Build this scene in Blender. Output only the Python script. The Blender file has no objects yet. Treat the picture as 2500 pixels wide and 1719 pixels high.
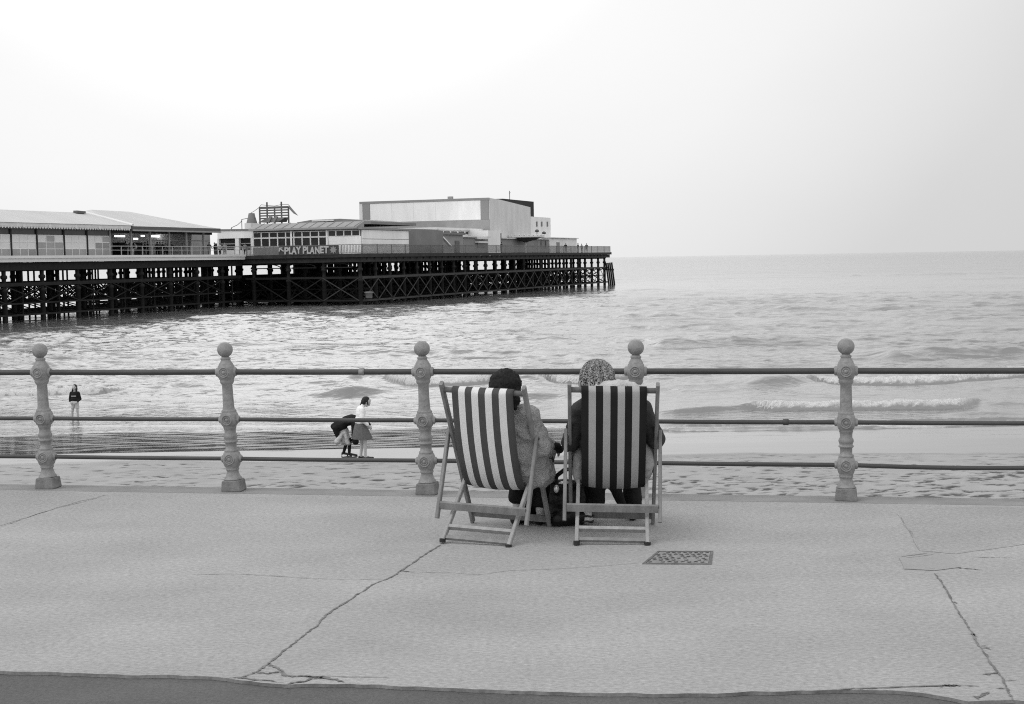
import bpy, bmesh, math, random
import numpy as np
from mathutils import Vector, Matrix, Euler, noise as mnoise

random.seed(7)
R = math.radians
scene = bpy.context.scene
COL = scene.collection

# ------------------------------------------------------------------ camera
CAM_Z = 1.65
F = 50.0 / 36.0 * 2500.0
cam_data = bpy.data.cameras.new("camera")
cam_data.lens = 50.0
cam_data.sensor_width = 36.0
cam_data.sensor_fit = 'HORIZONTAL'
cam_data.clip_start = 0.1
cam_data.clip_end = 90000.0
cam = bpy.data.objects.new("camera", cam_data)
COL.objects.link(cam)
CAM_R = Matrix.Rotation(R(90.0 - 3.744), 3, 'X') @ Matrix.Rotation(R(-0.975), 3, 'Z')
cam.matrix_world = Matrix.Translation((0, 0, CAM_Z)) @ CAM_R.to_4x4()
scene.camera = cam

# ------------------------------------------------------------------ world and sun
SUN_EL, SUN_AZ = 50.0, -112.0          # azimuth measured from +Y (the sea) towards +X
world = bpy.data.worlds.new("World")
scene.world = world
world.use_nodes = True
nt = world.node_tree
nt.nodes.clear()


def wn(kind, **kw):
    n = nt.nodes.new(kind)
    for k, v in kw.items():
        setattr(n, k, v)
    return n


w_out = wn('ShaderNodeOutputWorld')
w_bg = wn('ShaderNodeBackground')
w_bg.inputs['Strength'].default_value = 0.1
w_sky = wn('ShaderNodeTexSky', sky_type='NISHITA')
w_sky.sun_disc = False
w_sky.sun_elevation = R(SUN_EL)
w_sky.sun_rotation = R(SUN_AZ)
w_sky.dust_density = 6.0
w_bw = wn('ShaderNodeRGBToBW')
w_tc = wn('ShaderNodeTexCoord')
w_nrm = wn('ShaderNodeVectorMath', operation='NORMALIZE')
w_dot = wn('ShaderNodeVectorMath', operation='DOT_PRODUCT')
bright = (CAM_R @ Vector(((650 - 1250) / F, (859.5 + 900) / F, -1))).normalized()
w_dot.inputs[1].default_value = bright
w_ramp = wn('ShaderNodeValToRGB')
cr = w_ramp.color_ramp
cr.elements[0].position = 0.0
cr.elements[0].color = (1.0, 1.0, 1.0, 1)
cr.elements[1].position = 1.0
cr.elements[1].color = (1.9, 1.9, 1.9, 1)
for pos, val in ((0.30, .95), (0.60, .66), (0.74, .58), (0.80, .615), (0.845, .655), (0.88, .76), (0.915, .85), (0.95, .90), (0.972, 1.05)):
    e = cr.elements.new(pos)
    e.color = (val, val, val, 1)
w_noise = wn('ShaderNodeTexNoise')
w_noise.inputs['Scale'].default_value = 3.0
w_noise.inputs['Detail'].default_value = 5.0
w_map = wn('ShaderNodeMapping')
w_map.inputs['Scale'].default_value = (1, 1, 3)
w_nm = wn('ShaderNodeMapRange')
w_nm.inputs['To Min'].default_value = 8.6
w_nm.inputs['To Max'].default_value = 9.2
w_mul = wn('ShaderNodeMath', operation='MULTIPLY')
w_mix = wn('ShaderNodeMath', operation='MULTIPLY_ADD')   # nishita * k + cloud
w_mix.inputs[1].default_value = 0.12
L = nt.links.new
L(w_tc.outputs['Generated'], w_nrm.inputs[0])
L(w_nrm.outputs[0], w_dot.inputs[0])
L(w_dot.outputs['Value'], w_ramp.inputs['Fac'])
L(w_nrm.outputs[0], w_map.inputs['Vector'])
L(w_map.outputs[0], w_noise.inputs['Vector'])
L(w_noise.outputs['Fac'], w_nm.inputs['Value'])
L(w_ramp.outputs['Color'], w_mul.inputs[0])
L(w_nm.outputs[0], w_mul.inputs[1])
L(w_sky.outputs[0], w_bw.inputs[0])
L(w_bw.outputs[0], w_mix.inputs[0])
L(w_mul.outputs[0], w_mix.inputs[2])
L(w_mix.outputs[0], w_bg.inputs['Color'])
L(w_bg.outputs[0], w_out.inputs[0])

sun_data = bpy.data.lights.new("sun", 'SUN')
sun_data.energy = 0.9
sun_data.angle = R(55)
sun_data.color = (1.0, 1.0, 1.0)
sun = bpy.data.objects.new("sun", sun_data)
COL.objects.link(sun)
sd = Vector((math.sin(R(SUN_AZ)) * math.cos(R(SUN_EL)), math.cos(R(SUN_AZ)) * math.cos(R(SUN_EL)), math.sin(R(SUN_EL))))
sun.rotation_euler = sd.to_track_quat('Z', 'Y').to_euler()
sun.location = (0, 0, 60)

scene.view_settings.view_transform = 'Standard'
scene.view_settings.look = 'None'
scene.view_settings.exposure = 0.22
scene.view_settings.gamma = 1.0
scene.cycles.use_denoising = False
scene.cycles.filter_width = 1.1

# ------------------------------------------------------------------ helpers
WATER_Z = -3.65


def ray(u, v):
    return CAM_R @ Vector(((u - 1250) / F, -(v - 859.5) / F, -1))


def G(u, v, z=0.0):
    r = ray(u, v)
    t = (z - CAM_Z) / r.z
    return Vector((r.x * t, r.y * t, z))


def tag(o, label=None, cat=None, group=None, kind=None):
    if label:
        o['label'] = label
    if cat:
        o['category'] = cat
    if group:
        o['group'] = group
    if kind:
        o['kind'] = kind
    return o


def thing(name, label, cat, loc=(0, 0, 0), rz=0.0, group=None):
    o = bpy.data.objects.new(name, None)
    o.empty_display_size = 0.2
    COL.objects.link(o)
    o.location = loc
    o.rotation_euler = (0, 0, rz)
    return tag(o, label, cat, group)


def copy_tree(o, parent=None):
    c = o.copy()
    COL.objects.link(c)
    c.parent = parent
    for ch in list(o.children):
        copy_tree(ch, c)
    return c


class MB:
    """collects shapes into one mesh"""

    def __init__(self):
        self.v, self.f, self.m, self.s = [], [], [], []

    def add(self, vs, fs, mi=0, sm=False):
        b = len(self.v)
        self.v += [tuple(p) for p in vs]
        for f in fs:
            self.f.append(tuple(i + b for i in f))
            self.m.append(mi)
            self.s.append(sm)
        return self

    def box(self, x0, x1, y0, y1, z0, z1, mi=0):
        x0, x1 = min(x0, x1), max(x0, x1)
        y0, y1 = min(y0, y1), max(y0, y1)
        z0, z1 = min(z0, z1), max(z0, z1)
        vs = [(x0, y0, z0), (x1, y0, z0), (x1, y1, z0), (x0, y1, z0), (x0, y0, z1), (x1, y0, z1), (x1, y1, z1), (x0, y1, z1)]
        return self.add(vs, [(3, 2, 1, 0), (4, 5, 6, 7), (0, 1, 5, 4), (1, 2, 6, 5), (2, 3, 7, 6), (3, 0, 4, 7)], mi)

    def hexa(self, b4, t4, mi=0):
        return self.add(list(b4) + list(t4), [(3, 2, 1, 0), (4, 5, 6, 7), (0, 1, 5, 4), (1, 2, 6, 5), (2, 3, 7, 6), (3, 0, 4, 7)], mi)

    def bar(self, p, q, w, h, mi=0, side=None, ch=0.0):
        """rectangular bar p-q; w along 'side', h across it; ch = chamfer"""
        p, q = Vector(p), Vector(q)
        d = (q - p).normalized()
        if side is None:
            side = Vector((0, 0, 1)).cross(d)
            if side.length < 1e-4:
                side = Vector((1, 0, 0))
        side = Vector(side)
        side = (side - d * side.dot(d)).normalized()
        up = d.cross(side)
        a, b = w / 2, h / 2
        if ch <= 0:
            prof = [(-a, -b), (a, -b), (a, b), (-a, b)]
        else:
            prof = [(-a + ch, -b), (a - ch, -b), (a, -b + ch), (a, b - ch), (a - ch, b), (-a + ch, b), (-a, b - ch), (-a, -b + ch)]
        n = len(prof)
        vs = [p + side * x + up * y for x, y in prof] + [q + side * x + up * y for x, y in prof]
        fs = [(i, (i + 1) % n, (i + 1) % n + n, i + n) for i in range(n)] + [tuple(reversed(range(n))), tuple(range(n, 2 * n))]
        return self.add(vs, fs, mi)

    def tube(self, pts, r, n=10, mi=0, sm=True, closed=False):
        pts = [Vector(p) for p in pts]
        k = len(pts)
        rs = r if isinstance(r, (list, tuple)) else [r] * k
        up0 = Vector((0, 0, 1))
        vs, prev = [], None
        for i in range(k):
            if closed:
                d = pts[(i + 1) % k] - pts[i - 1]
            else:
                d = pts[min(i + 1, k - 1)] - pts[max(i - 1, 0)]
            d.normalize()
            a = prev if prev is not None else (up0.cross(d) if abs(d.z) < .95 else Vector((1, 0, 0)))
            a = (a - d * a.dot(d)).normalized()
            prev = a
            b = d.cross(a)
            vs += [pts[i] + (a * math.cos(2 * math.pi * j / n) + b * math.sin(2 * math.pi * j / n)) * rs[i] for j in range(n)]
        fs = []
        for i in range(k if closed else k - 1):
            i2 = (i + 1) % k
            fs += [(i * n + j, i * n + (j + 1) % n, i2 * n + (j + 1) % n, i2 * n + j) for j in range(n)]
        self.add(vs, fs, mi, sm)
        if not closed:
            self.add(vs[:n], [tuple(reversed(range(n)))], mi)
            self.add(vs[-n:], [tuple(range(n))], mi)
        return self

    def lathe(self, prof, n=20, c=(0, 0, 0), mi=0, sm=True, rot=0.0):
        """prof: (z, r) or (z, r, squareness 2..8); axis z through c"""
        vs = []
        for p in prof:
            z, r = p[0], p[1]
            e = p[2] if len(p) > 2 else 2.0
            for j in range(n):
                t = 2 * math.pi * j / n + rot
                ct, st = math.cos(t), math.sin(t)
                k = (abs(ct) ** e + abs(st) ** e) ** (-1 / e)
                vs.append((c[0] + r * k * ct, c[1] + r * k * st, c[2] + z))
        fs = []
        for i in range(len(prof) - 1):
            fs += [(i * n + j, i * n + (j + 1) % n, (i + 1) * n + (j + 1) % n, (i + 1) * n + j) for j in range(n)]
        self.add(vs, fs, mi, sm)
        self.add(vs[:n], [tuple(reversed(range(n)))], mi)
        self.add(vs[-n:], [tuple(range(n))], mi)
        return self

    def prism(self, poly, ext, mi=0):
        n = len(poly)
        e = Vector(ext)
        vs = [Vector(p) for p in poly] + [Vector(p) + e for p in poly]
        fs = [tuple(reversed(range(n))), tuple(range(n, 2 * n))] + [(i, (i + 1) % n, (i + 1) % n + n, i + n) for i in range(n)]
        return self.add(vs, fs, mi)

    def ball(self, c, r, n=12, mi=0):
        r3 = r if isinstance(r, (tuple, list)) else (r, r, r)
        vs = [(c[0], c[1], c[2] - r3[2])]
        k = n // 2
        for i in range(1, k):
            a = math.pi * i / k - math.pi / 2
            vs += [(c[0] + r3[0] * math.cos(a) * math.cos(2 * math.pi * j / n), c[1] + r3[1] * math.cos(a) * math.sin(2 * math.pi * j / n), c[2] + r3[2] * math.sin(a)) for j in range(n)]
        vs.append((c[0], c[1], c[2] + r3[2]))
        fs = [(0, 1 + (j + 1) % n, 1 + j) for j in range(n)]
        for i in range(k - 2):
            fs += [(1 + i * n + j, 1 + i * n + (j + 1) % n, 1 + (i + 1) * n + (j + 1) % n, 1 + (i + 1) * n + j) for j in range(n)]
        o = 1 + (k - 2) * n
        fs += [(o + j, o + (j + 1) % n, len(vs) - 1) for j in range(n)]
        return self.add(vs, fs, mi, True)

    def build(self, name, mats, parent=None, off=(0, 0, 0), bevel=0.0):
        me = bpy.data.meshes.new(name)
        ox, oy, oz = off
        me.from_pydata([(x - ox, y - oy, z - oz) for x, y, z in self.v], [], self.f)
        if not isinstance(mats, (list, tuple)):
            mats = [mats]
        for m in mats:
            me.materials.append(m)
        me.polygons.foreach_set('material_index', self.m)
        me.polygons.foreach_set('use_smooth', self.s)
        bm = bmesh.new()
        bm.from_mesh(me)
        bmesh.ops.recalc_face_normals(bm, faces=bm.faces)
        if bevel > 0:
            bmesh.ops.remove_doubles(bm, verts=bm.verts, dist=1e-5)
            es = [e for e in bm.edges if len(e.link_faces) == 2 and e.calc_face_angle(0) > 0.6]
            bmesh.ops.bevel(bm, geom=es, offset=bevel, segments=1, affect='EDGES', profile=.5)
        bm.to_mesh(me)
        bm.free()
        me.update()
        o = bpy.data.objects.new(name, me)
        COL.objects.link(o)
        o.parent = parent
        return o


def capsule(mb, p, q, r0, r1, n=12):
    """tapered capsule, closed"""
    p, q = Vector(p), Vector(q)
    d = (q - p)
    ln = max(d.length, 1e-5)
    d = d / ln
    a = Vector((0, 0, 1)).cross(d)
    if a.length < .1:
        a = Vector((1, 0, 0)).cross(d)
    a.normalize()
    b = d.cross(a)
    rings = []
    for k in (-80, -50, -20):
        rings.append((p + d * r0 * math.sin(R(k)), r0 * math.cos(R(k))))
    for k in (20, 50, 80):
        rings.append((q + d * r1 * math.sin(R(k)), r1 * math.cos(R(k))))
    vs = []
    for c, r in rings:
        vs += [c + (a * math.cos(2 * math.pi * j / n) + b * math.sin(2 * math.pi * j / n)) * r for j in range(n)]
    fs = [tuple(reversed(range(n))), tuple(range(5 * n, 6 * n))]
    for i in range(5):
        fs += [(i * n + j, i * n + (j + 1) % n, (i + 1) * n + (j + 1) % n, (i + 1) * n + j) for j in range(n)]
    mb.add(vs, fs)


def ellipsoid(mb, c, r, rot=(0, 0, 0), n=16):
    t = MB()
    t.ball((0, 0, 0), r, n)
    e = Euler([R(x) for x in rot]).to_matrix()
    mb.add([e @ Vector(v) + Vector(c) for v in t.v], t.f)


def fuse(name, shapes, mat, parent=None, voxel=0.01, smooth=4, wr=0.0, wscale=12.0, mats_by=None, wr2=0.0):
    """one continuous skin over capsules ('c', p, q, r0, r1) and ellipsoids ('e', c, r[, rot])"""
    mb = MB()
    for s in shapes:
        if s[0] == 'c':
            capsule(mb, *s[1:])
        else:
            ellipsoid(mb, *s[1:])
    tmp = mb.build(name, [])
    m = tmp.modifiers.new('r', 'REMESH')
    m.mode = 'VOXEL'
    m.voxel_size = voxel
    m.use_smooth_shade = True
    if smooth:
        sm = tmp.modifiers.new('s', 'SMOOTH')
        sm.factor = .5
        sm.iterations = smooth
    dg = bpy.context.evaluated_depsgraph_get()
    me = bpy.data.meshes.new_from_object(tmp.evaluated_get(dg))
    old = tmp.data
    bpy.data.objects.remove(tmp)
    bpy.data.meshes.remove(old)
    me.name = name
    if wr or wr2:
        n = len(me.vertices)
        nr = [v.normal.copy() for v in me.vertices]
        for i, v in enumerate(me.vertices):
            k = mnoise.fractal(v.co * wscale, 1.0, 2.0, 3) * wr
            if wr2:
                k += mnoise.noise(v.co * wscale * 6) * wr2
            v.co = v.co + nr[i] * k
    me.polygons.foreach_set('use_smooth', [True] * len(me.polygons))
    mats = mat if isinstance(mat, (list, tuple)) else [mat]
    me.materials.clear()
    for x in mats:
        me.materials.append(x)
    if mats_by:
        me.polygons.foreach_set('material_index', [mats_by(p.center) for p in me.polygons])
    me.update()
    o = bpy.data.objects.new(name, me)
    COL.objects.link(o)
    o.parent = parent
    return o


def mat(name, v, rough=.75, var=.15, scale=6.0, bump=0.0, bscale=None, metal=0.0, stretch=(1, 1, 1), spec=.4, det=5.0, fine=0.0, fscale=200.0, bdist=.01):
    m = bpy.data.materials.new(name)
    m.use_nodes = True
    t = m.node_tree
    b = t.nodes['Principled BSDF']
    b.inputs['Roughness'].default_value = rough
    b.inputs['Metallic'].default_value = metal
    b.inputs['Specular IOR Level'].default_value = spec
    tc = t.nodes.new('ShaderNodeTexCoord')
    mp = t.nodes.new('ShaderNodeMapping')
    mp.inputs['Scale'].default_value = stretch
    t.links.new(tc.outputs['Object'], mp.inputs['Vector'])
    n = t.nodes.new('ShaderNodeTexNoise')
    n.inputs['Scale'].default_value = scale
    n.inputs['Detail'].default_value = det
    n.inputs['Roughness'].default_value = .6
    t.links.new(mp.outputs[0], n.inputs['Vector'])
    mr = t.nodes.new('ShaderNodeMapRange')
    mr.inputs['From Min'].default_value = .25
    mr.inputs['From Max'].default_value = .75
    mr.inputs['To Min'].default_value = v * (1 - var)
    mr.inputs['To Max'].default_value = v * (1 + var)
    t.links.new(n.outputs['Fac'], mr.inputs['Value'])
    outv = mr.outputs[0]
    if fine > 0:
        n2 = t.nodes.new('ShaderNodeTexNoise')
        n2.inputs['Scale'].default_value = fscale
        n2.inputs['Detail'].default_value = 7
        n2.inputs['Roughness'].default_value = .75
        t.links.new(mp.outputs[0], n2.inputs['Vector'])
        m2 = t.nodes.new('ShaderNodeMapRange')
        m2.inputs['From Min'].default_value = .25
        m2.inputs['From Max'].default_value = .75
        m2.inputs['To Min'].default_value = 1 - fine
        m2.inputs['To Max'].default_value = 1 + fine
        t.links.new(n2.outputs['Fac'], m2.inputs['Value'])
        mm = t.nodes.new('ShaderNodeMath')
        mm.operation = 'MULTIPLY'
        t.links.new(outv, mm.inputs[0])
        t.links.new(m2.outputs[0], mm.inputs[1])
        outv = mm.outputs[0]
    t.links.new(outv, b.inputs['Base Color'])
    if bump > 0:
        n3 = t.nodes.new('ShaderNodeTexNoise')
        n3.inputs['Scale'].default_value = bscale or scale * 4
        n3.inputs['Detail'].default_value = 4
        t.links.new(mp.outputs[0], n3.inputs['Vector'])
        bp = t.nodes.new('ShaderNodeBump')
        bp.inputs['Strength'].default_value = bump
        bp.inputs['Distance'].default_value = bdist
        t.links.new(n3.outputs['Fac'], bp.inputs['Height'])
        t.links.new(bp.outputs[0], b.inputs['Normal'])
    return m


M = {}
M['concrete'] = mat('concrete', .325, .9, .14, 1.3, .25, 150, fine=.42, fscale=58, stretch=(.65, 1, 1), spec=.25)
M['concrete_dark'] = mat('concrete_dark', .302, .9, .10, 1.6, .25, 150, fine=.42, fscale=58, stretch=(.65, 1, 1), spec=.25)
M['patch'] = mat('repair_patch', .295, .9, .12, 3, .1, 100, fine=.22, fscale=120, spec=.25)
M['crack'] = mat('crack_dirt', .165, .95, .5, 9, fine=.3, fscale=60, spec=.1)
M['hairline'] = mat('hairline_dirt', .295, .95, .35, 4, fine=.3, fscale=60, spec=.1)
M['asphalt'] = mat('asphalt', .105, .9, .2, 1.6, .5, 90, fine=.35, fscale=60, spec=.25)
M['coping'] = mat('coping_stone', .24, .9, .2, 3, .3, 40, fine=.12, fscale=60, spec=.2)
M['iron_paint'] = mat('grey_post_paint', .225, .6, .32, 22, .4, 60, fine=.25, fscale=140, spec=.35)
M['plinth'] = mat('worn_plinth', .17, .85, .35, 18, .4, 60, fine=.2, fscale=150)
M['rail_paint'] = mat('dark_rail_paint', .05, .5, .25, 10, .15, 60, fine=.15, fscale=90, stretch=(.3, 1, 1), spec=.4)
M['socket'] = mat('rail_socket', .06, .6, .3, 20, spec=.3)
M['wood'] = mat('weathered_wood', .21, .75, .3, 5, .2, 60, stretch=(4, 4, .6), fine=.2, fscale=50)
M['wood_dark'] = mat('dark_wood', .12, .75, .3, 5, .2, 60, stretch=(4, 4, .6), fine=.2, fscale=50)
M['wood_light'] = mat('pale_wood', .31, .75, .25, 5, .2, 60, stretch=(4, 4, .6), fine=.2, fscale=50)
M['foot'] = mat('rubber_foot', .02, .8, .2)
M['canvas_dk_a'] = mat('dark_canvas_stripe', .075, .95, .12, 9, .3, 400, fine=.12, fscale=300, spec=.1)
M['canvas_lt_a'] = mat('pale_canvas_stripe', .66, .95, .06, 9, .3, 400, fine=.06, fscale=300, spec=.1)
M['canvas_dk_b'] = mat('black_canvas_stripe', .02, .95, .15, 9, .3, 400, fine=.15, fscale=300, spec=.1)
M['canvas_lt_b'] = mat('grey_canvas_stripe', .36, .95, .08, 9, .3, 400, fine=.08, fscale=300, spec=.1)
M['skin'] = mat('skin', .42, .55, .08, 12, .1, 80)
M['hair'] = mat('dark_hair', .012, .7, .3, 40, .8, 90, stretch=(1, 1, .25), spec=.2)
M['hair_brown'] = mat('brown_hair', .02, .6, .3, 40, .6, 90, stretch=(1, 1, .25), spec=.2)
M['fur'] = mat('fuzzy_coat', .33, .95, .16, 12, .8, 110, fine=.18, fscale=120, spec=.08, bdist=.02)
M['knit'] = mat('mottled_knit', .31, .95, .25, 45, .2, 120, fine=.12, fscale=130, spec=.05)
M['knit_groove'] = mat('knit_groove_mottle', .235, .95, .3, 45, .2, 120, fine=.12, fscale=130, spec=.05)
M['jacket'] = mat('dark_jacket', .045, .85, .3, 9, .4, 60, spec=.2)
M['collar'] = mat('pale_collar', .50, .95, .12, 14, .7, 120, spec=.1)
M['pale_cloth'] = mat('pale_cloth', .30, .9, .25, 9, .5, 50, spec=.15)
M['trousers'] = mat('black_trousers', .014, .85, .3, 9, .3, 60, spec=.15)
M['leather'] = mat('black_leather', .006, .38, .4, 20, .5, 40, spec=.25)
M['clasp'] = mat('bright_clasp', .75, .3, .05, metal=.6)
M['shoe_light'] = mat('pale_shoe', .45, .6, .2, 30)
M['shoe_dark'] = mat('dark_shoe', .015, .5, .2, 30)
M['white_knit'] = mat('white_knit', .80, .9, .08, 14, .4, 60, spec=.1)
M['skirt'] = mat('dark_grey_skirt', .12, .9, .3, 30, .3, 60, spec=.1)
M['shorts'] = mat('pale_shorts', .45, .9, .1, 14)
M['print'] = mat('pale_print', .3, .9, .3, 40)
M['cover_iron'] = mat('cover_iron', .235, .7, .35, 14, .4, 60, fine=.2, fscale=90)
M['cover_dark'] = mat('cover_dark', .13, .85, .4, 14, fine=.2, fscale=90)

# ------------------------------------------------------------------ noise for terrain and water
def _hash(ix, iy, seed):
    h = (ix.astype(np.int64) * 374761393 + iy.astype(np.int64) * 668265263 + seed * 1442695041) & 0x7fffffff
    h = ((h ^ (h >> 13)) * 1274126177) & 0x7fffffff
    h = h ^ (h >> 16)
    return (h & 0xffff) / 65535.0


def vnoise(x, y, seed=0):
    ix, iy = np.floor(x), np.floor(y)
    fx, fy = x - ix, y - iy
    fx = fx * fx * (3 - 2 * fx)
    fy = fy * fy * (3 - 2 * fy)
    a, b = _hash(ix, iy, seed), _hash(ix + 1, iy, seed)
    c, d = _hash(ix, iy + 1, seed), _hash(ix + 1, iy + 1, seed)
    return (a * (1 - fx) + b * fx) * (1 - fy) + (c * (1 - fx) + d * fx) * fy


def fbm(x, y, seed=0, octv=4):
    s, a, t = 0, 1.0, 0
    for i in range(octv):
        s = s + a * vnoise(x * 2 ** i, y * 2 ** i, seed + i * 17)
        t += a
        a *= .5
    return s / t


def sstep(a, b, x):
    t = np.clip((x - a) / (b - a), 0, 1)
    return t * t * (3 - 2 * t)


def grid_object(name, X, Y, Z, mats, attrs=None):
    nr, nc = X.shape
    co = np.stack([X, Y, Z], -1).reshape(-1, 3).astype(np.float32)
    idx = np.arange(nr * nc).reshape(nr, nc)
    quads = np.stack([idx[:-1, :-1], idx[:-1, 1:], idx[1:, 1:], idx[1:, :-1]], -1).reshape(-1, 4)
    me = bpy.data.meshes.new(name)
    me.vertices.add(len(co))
    me.vertices.foreach_set('co', co.ravel())
    me.loops.add(quads.size)
    me.loops.foreach_set('vertex_index', quads.ravel().astype(np.int32))
    me.polygons.add(len(quads))
    me.polygons.foreach_set('loop_start', np.arange(0, quads.size, 4, dtype=np.int32))
    me.polygons.foreach_set('use_smooth', np.ones(len(quads), dtype=bool))
    me.update(calc_edges=True)
    for k, a in (attrs or {}).items():
        at = me.attributes.new(k, 'FLOAT', 'POINT')
        at.data.foreach_set('value', a.ravel().astype(np.float32))
    me.materials.append(mats)
    o = bpy.data.objects.new(name, me)
    COL.objects.link(o)
    return o


# ------------------------------------------------------------------ promenade
POST_PX = [(118, 1196), (571, 1203), (1045, 1208), (1553, 1217), (2066, 1226)]
pb = [G(u, v) for u, v in POST_PX]
# straight line through the post feet
n_ = len(pb)
mx, my = sum(p.x for p in pb) / n_, sum(p.y for p in pb) / n_
RSL = sum((p.x - mx) * (p.y - my) for p in pb) / sum((p.x - mx) ** 2 for p in pb)


def rail_y(x):
    return my + RSL * (x - mx) + 0.075


RANG = math.atan(RSL)


def edge_y(x):
    return rail_y(x) + 0.15


ASPH_PX = [(-500, 1628), (-200, 1632), (0, 1638), (150, 1641), (300, 1646), (450, 1650), (560, 1655), (640, 1668), (700, 1672), (760, 1668), (850, 1671), (1000, 1675), (1150, 1681),
           (1300, 1687), (1450, 1692), (1600, 1695), (1750, 1693), (1850, 1688), (2000, 1684), (2100, 1683), (2170, 1685), (2260, 1692), (2320, 1703), (2360, 1712), (2420, 1709), (2470, 1707), (2550, 1716), (2800, 1726), (3100, 1740)]
ap = [G(u, v) for u, v in ASPH_PX]
axs = np.array([p.x for p in ap])
ays = np.array([p.y for p in ap])
xs = np.concatenate([[-16, -9], np.linspace(-3.4, 3.4, 340), [9, 16]])
xs_all = np.unique(np.concatenate([xs, [-5, -4, 4, 5, 6.5]]))
yb = np.interp(xs_all, axs, ays) + (fbm(xs_all * 9, xs_all * 0, 5, 4) - .5) * .035
mb = MB()
pv = []
for x, y in zip(xs_all, yb):
    ye = edge_y(x) - .27
    pv += [(x, y, 0.0), (x, ye, 0.0)]
mb.add(pv, [(2 * i, 2 * i + 2, 2 * i + 3, 2 * i + 1) for i in range(len(xs_all) - 1)], 0)
mb.add([(x, y, 0.0) for x, y in zip(xs_all, yb)] + [(x, y - .003, -0.013) for x, y in zip(xs_all, yb)],
       [(i, i + len(xs_all), i + 1 + len(xs_all), i + 1) for i in range(len(xs_all) - 1)], 1)


def strip(pts_px, w, mi, z=0.003, jag=.5, sub=7, seed=1, taper=True):
    """a crack: jagged thin sheet along points seen in the photograph, lying on the slabs"""
    rnd = random.Random(seed)
    P = [G(u, v) for u, v in pts_px]
    pts = []
    for a, b in zip(P[:-1], P[1:]):
        for k in range(sub):
            pts.append(a.lerp(b, k / sub))
    pts.append(P[-1])
    vs, n = [], len(pts)
    off = 0
    for i, p in enumerate(pts):
        d = (pts[min(i + 1, n - 1)] - pts[max(i - 1, 0)]).normalized()
        nrm = Vector((-d.y, d.x, 0))
        off = off * .6 + rnd.uniform(-1, 1) * w * jag
        ww = w * rnd.choice((.35, .7, .9, 1.1, 1.5)) * .5
        if taper:
            ww *= min(1, .25 + min(i, n - 1 - i) * .3)
        c = p + nrm * off
        vs += [tuple(c + nrm * ww + Vector((0, 0, z))), tuple(c - nrm * ww + Vector((0, 0, z)))]
    mb.add(vs, [(2 * i, 2 * i + 1, 2 * i + 3, 2 * i + 2) for i in range(n - 1)], mi)


def patch(px, mi, z=0.0015, jag=.012, seed=1):
    rnd = random.Random(seed)
    P = [G(u, v) for u, v in px]
    out = []
    for a, b in zip(P, P[1:] + P[:1]):
        k = max(1, int((b - a).length / .12))
        for i in range(k):
            q = a.lerp(b, i / k)
            out.append((q.x + rnd.uniform(-jag, jag), q.y + rnd.uniform(-jag, jag), z))
    mb.add(out, [tuple(range(len(out)))], mi)


strip([(1078, 1331), (1040, 1353), (1004, 1378), (962, 1405), (905, 1432), (862, 1460), (800, 1498), (776, 1526), (742, 1552), (700, 1586), (662, 1617), (622, 1642), (592, 1656)], .0099, 1, seed=3, sub=10)
strip([(655, 1620), (678, 1632), (698, 1650), (745, 1653), (790, 1653)], .0136, 1, seed=4)
strip([(745, 1653), (800, 1657), (845, 1665)], .0186, 1, seed=5)
strip([(622, 1642), (655, 1646), (690, 1641)], .0124, 1, seed=6)
strip([(690, 1671), (740, 1664), (770, 1657), (800, 1652)], .0136, 1, seed=8)
strip([(560, 1655), (592, 1656), (640, 1662), (690, 1668)], .0112, 1, seed=9)
strip([(790, 1652), (880, 1654), (950, 1655)], .005, 1, seed=10)
strip([(470, 1403), (580, 1402), (660, 1406), (760, 1413), (860, 1416), (940, 1414)], .0043, 2, seed=11)
strip([(975, 1394), (1010, 1398)], .0099, 1, seed=12)
strip([(1010, 1398), (1100, 1399), (1165, 1404), (1250, 1393), (1345, 1390), (1450, 1384), (1560, 1375)], .0043, 2, seed=13)
strip([(2195, 1257), (2225, 1303), (2245, 1345)], .0074, 2, seed=15)
strip([(2282, 1400), (2300, 1425), (2325, 1470), (2348, 1507), (2366, 1535), (2390, 1572), (2420, 1620), (2445, 1656), (2462, 1688), (2476, 1712)], .0081, 1, seed=16, sub=10)
strip([(2196, 1361), (2235, 1356), (2268, 1351)], .0136, 1, seed=17, jag=.15)
strip([(2212, 1363), (2250, 1359), (2282, 1354)], .0087, 1, seed=18, jag=.15)
strip([(2205, 1388), (2245, 1391), (2282, 1390)], .0112, 2, seed=19)
strip([(2336, 1388), (2365, 1389), (2398, 1392)], .0136, 1, seed=20, jag=.2)
strip([(2380, 1362), (2430, 1361), (2480, 1361)], .0062, 2, seed=21)
strip([(2322, 1470), (2338, 1474)], .0124, 1, seed=22)
strip([(2366, 1545), (2388, 1556)], .0124, 1, seed=23)
strip([(2395, 1577), (2412, 1578)], .0087, 1, seed=24)
strip([(2398, 1583), (2410, 1582), (2418, 1588)], .0087, 1, seed=25)
strip([(2400, 1648), (2418, 1646), (2436, 1644)], .0136, 1, seed=26, jag=.2)
strip([(2455, 1664), (2483, 1661)], .0074, 1, seed=27)
strip([(2430, 1681), (2458, 1681)], .0099, 1, seed=28)
strip([(2050, 1684), (2120, 1681), (2200, 1678), (2300, 1676), (2320, 1675), (2390, 1677)], .0099, 1, seed=29)
strip([(2295, 1678), (2320, 1675), (2345, 1677)], .0186, 1, seed=30)
strip([(2384, 1708), (2398, 1698), (2412, 1690)], .0186, 1, seed=31)
strip([(0, 1287), (60, 1266), (130, 1243), (200, 1226), (262, 1209)], .0074, 2, seed=32)
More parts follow.
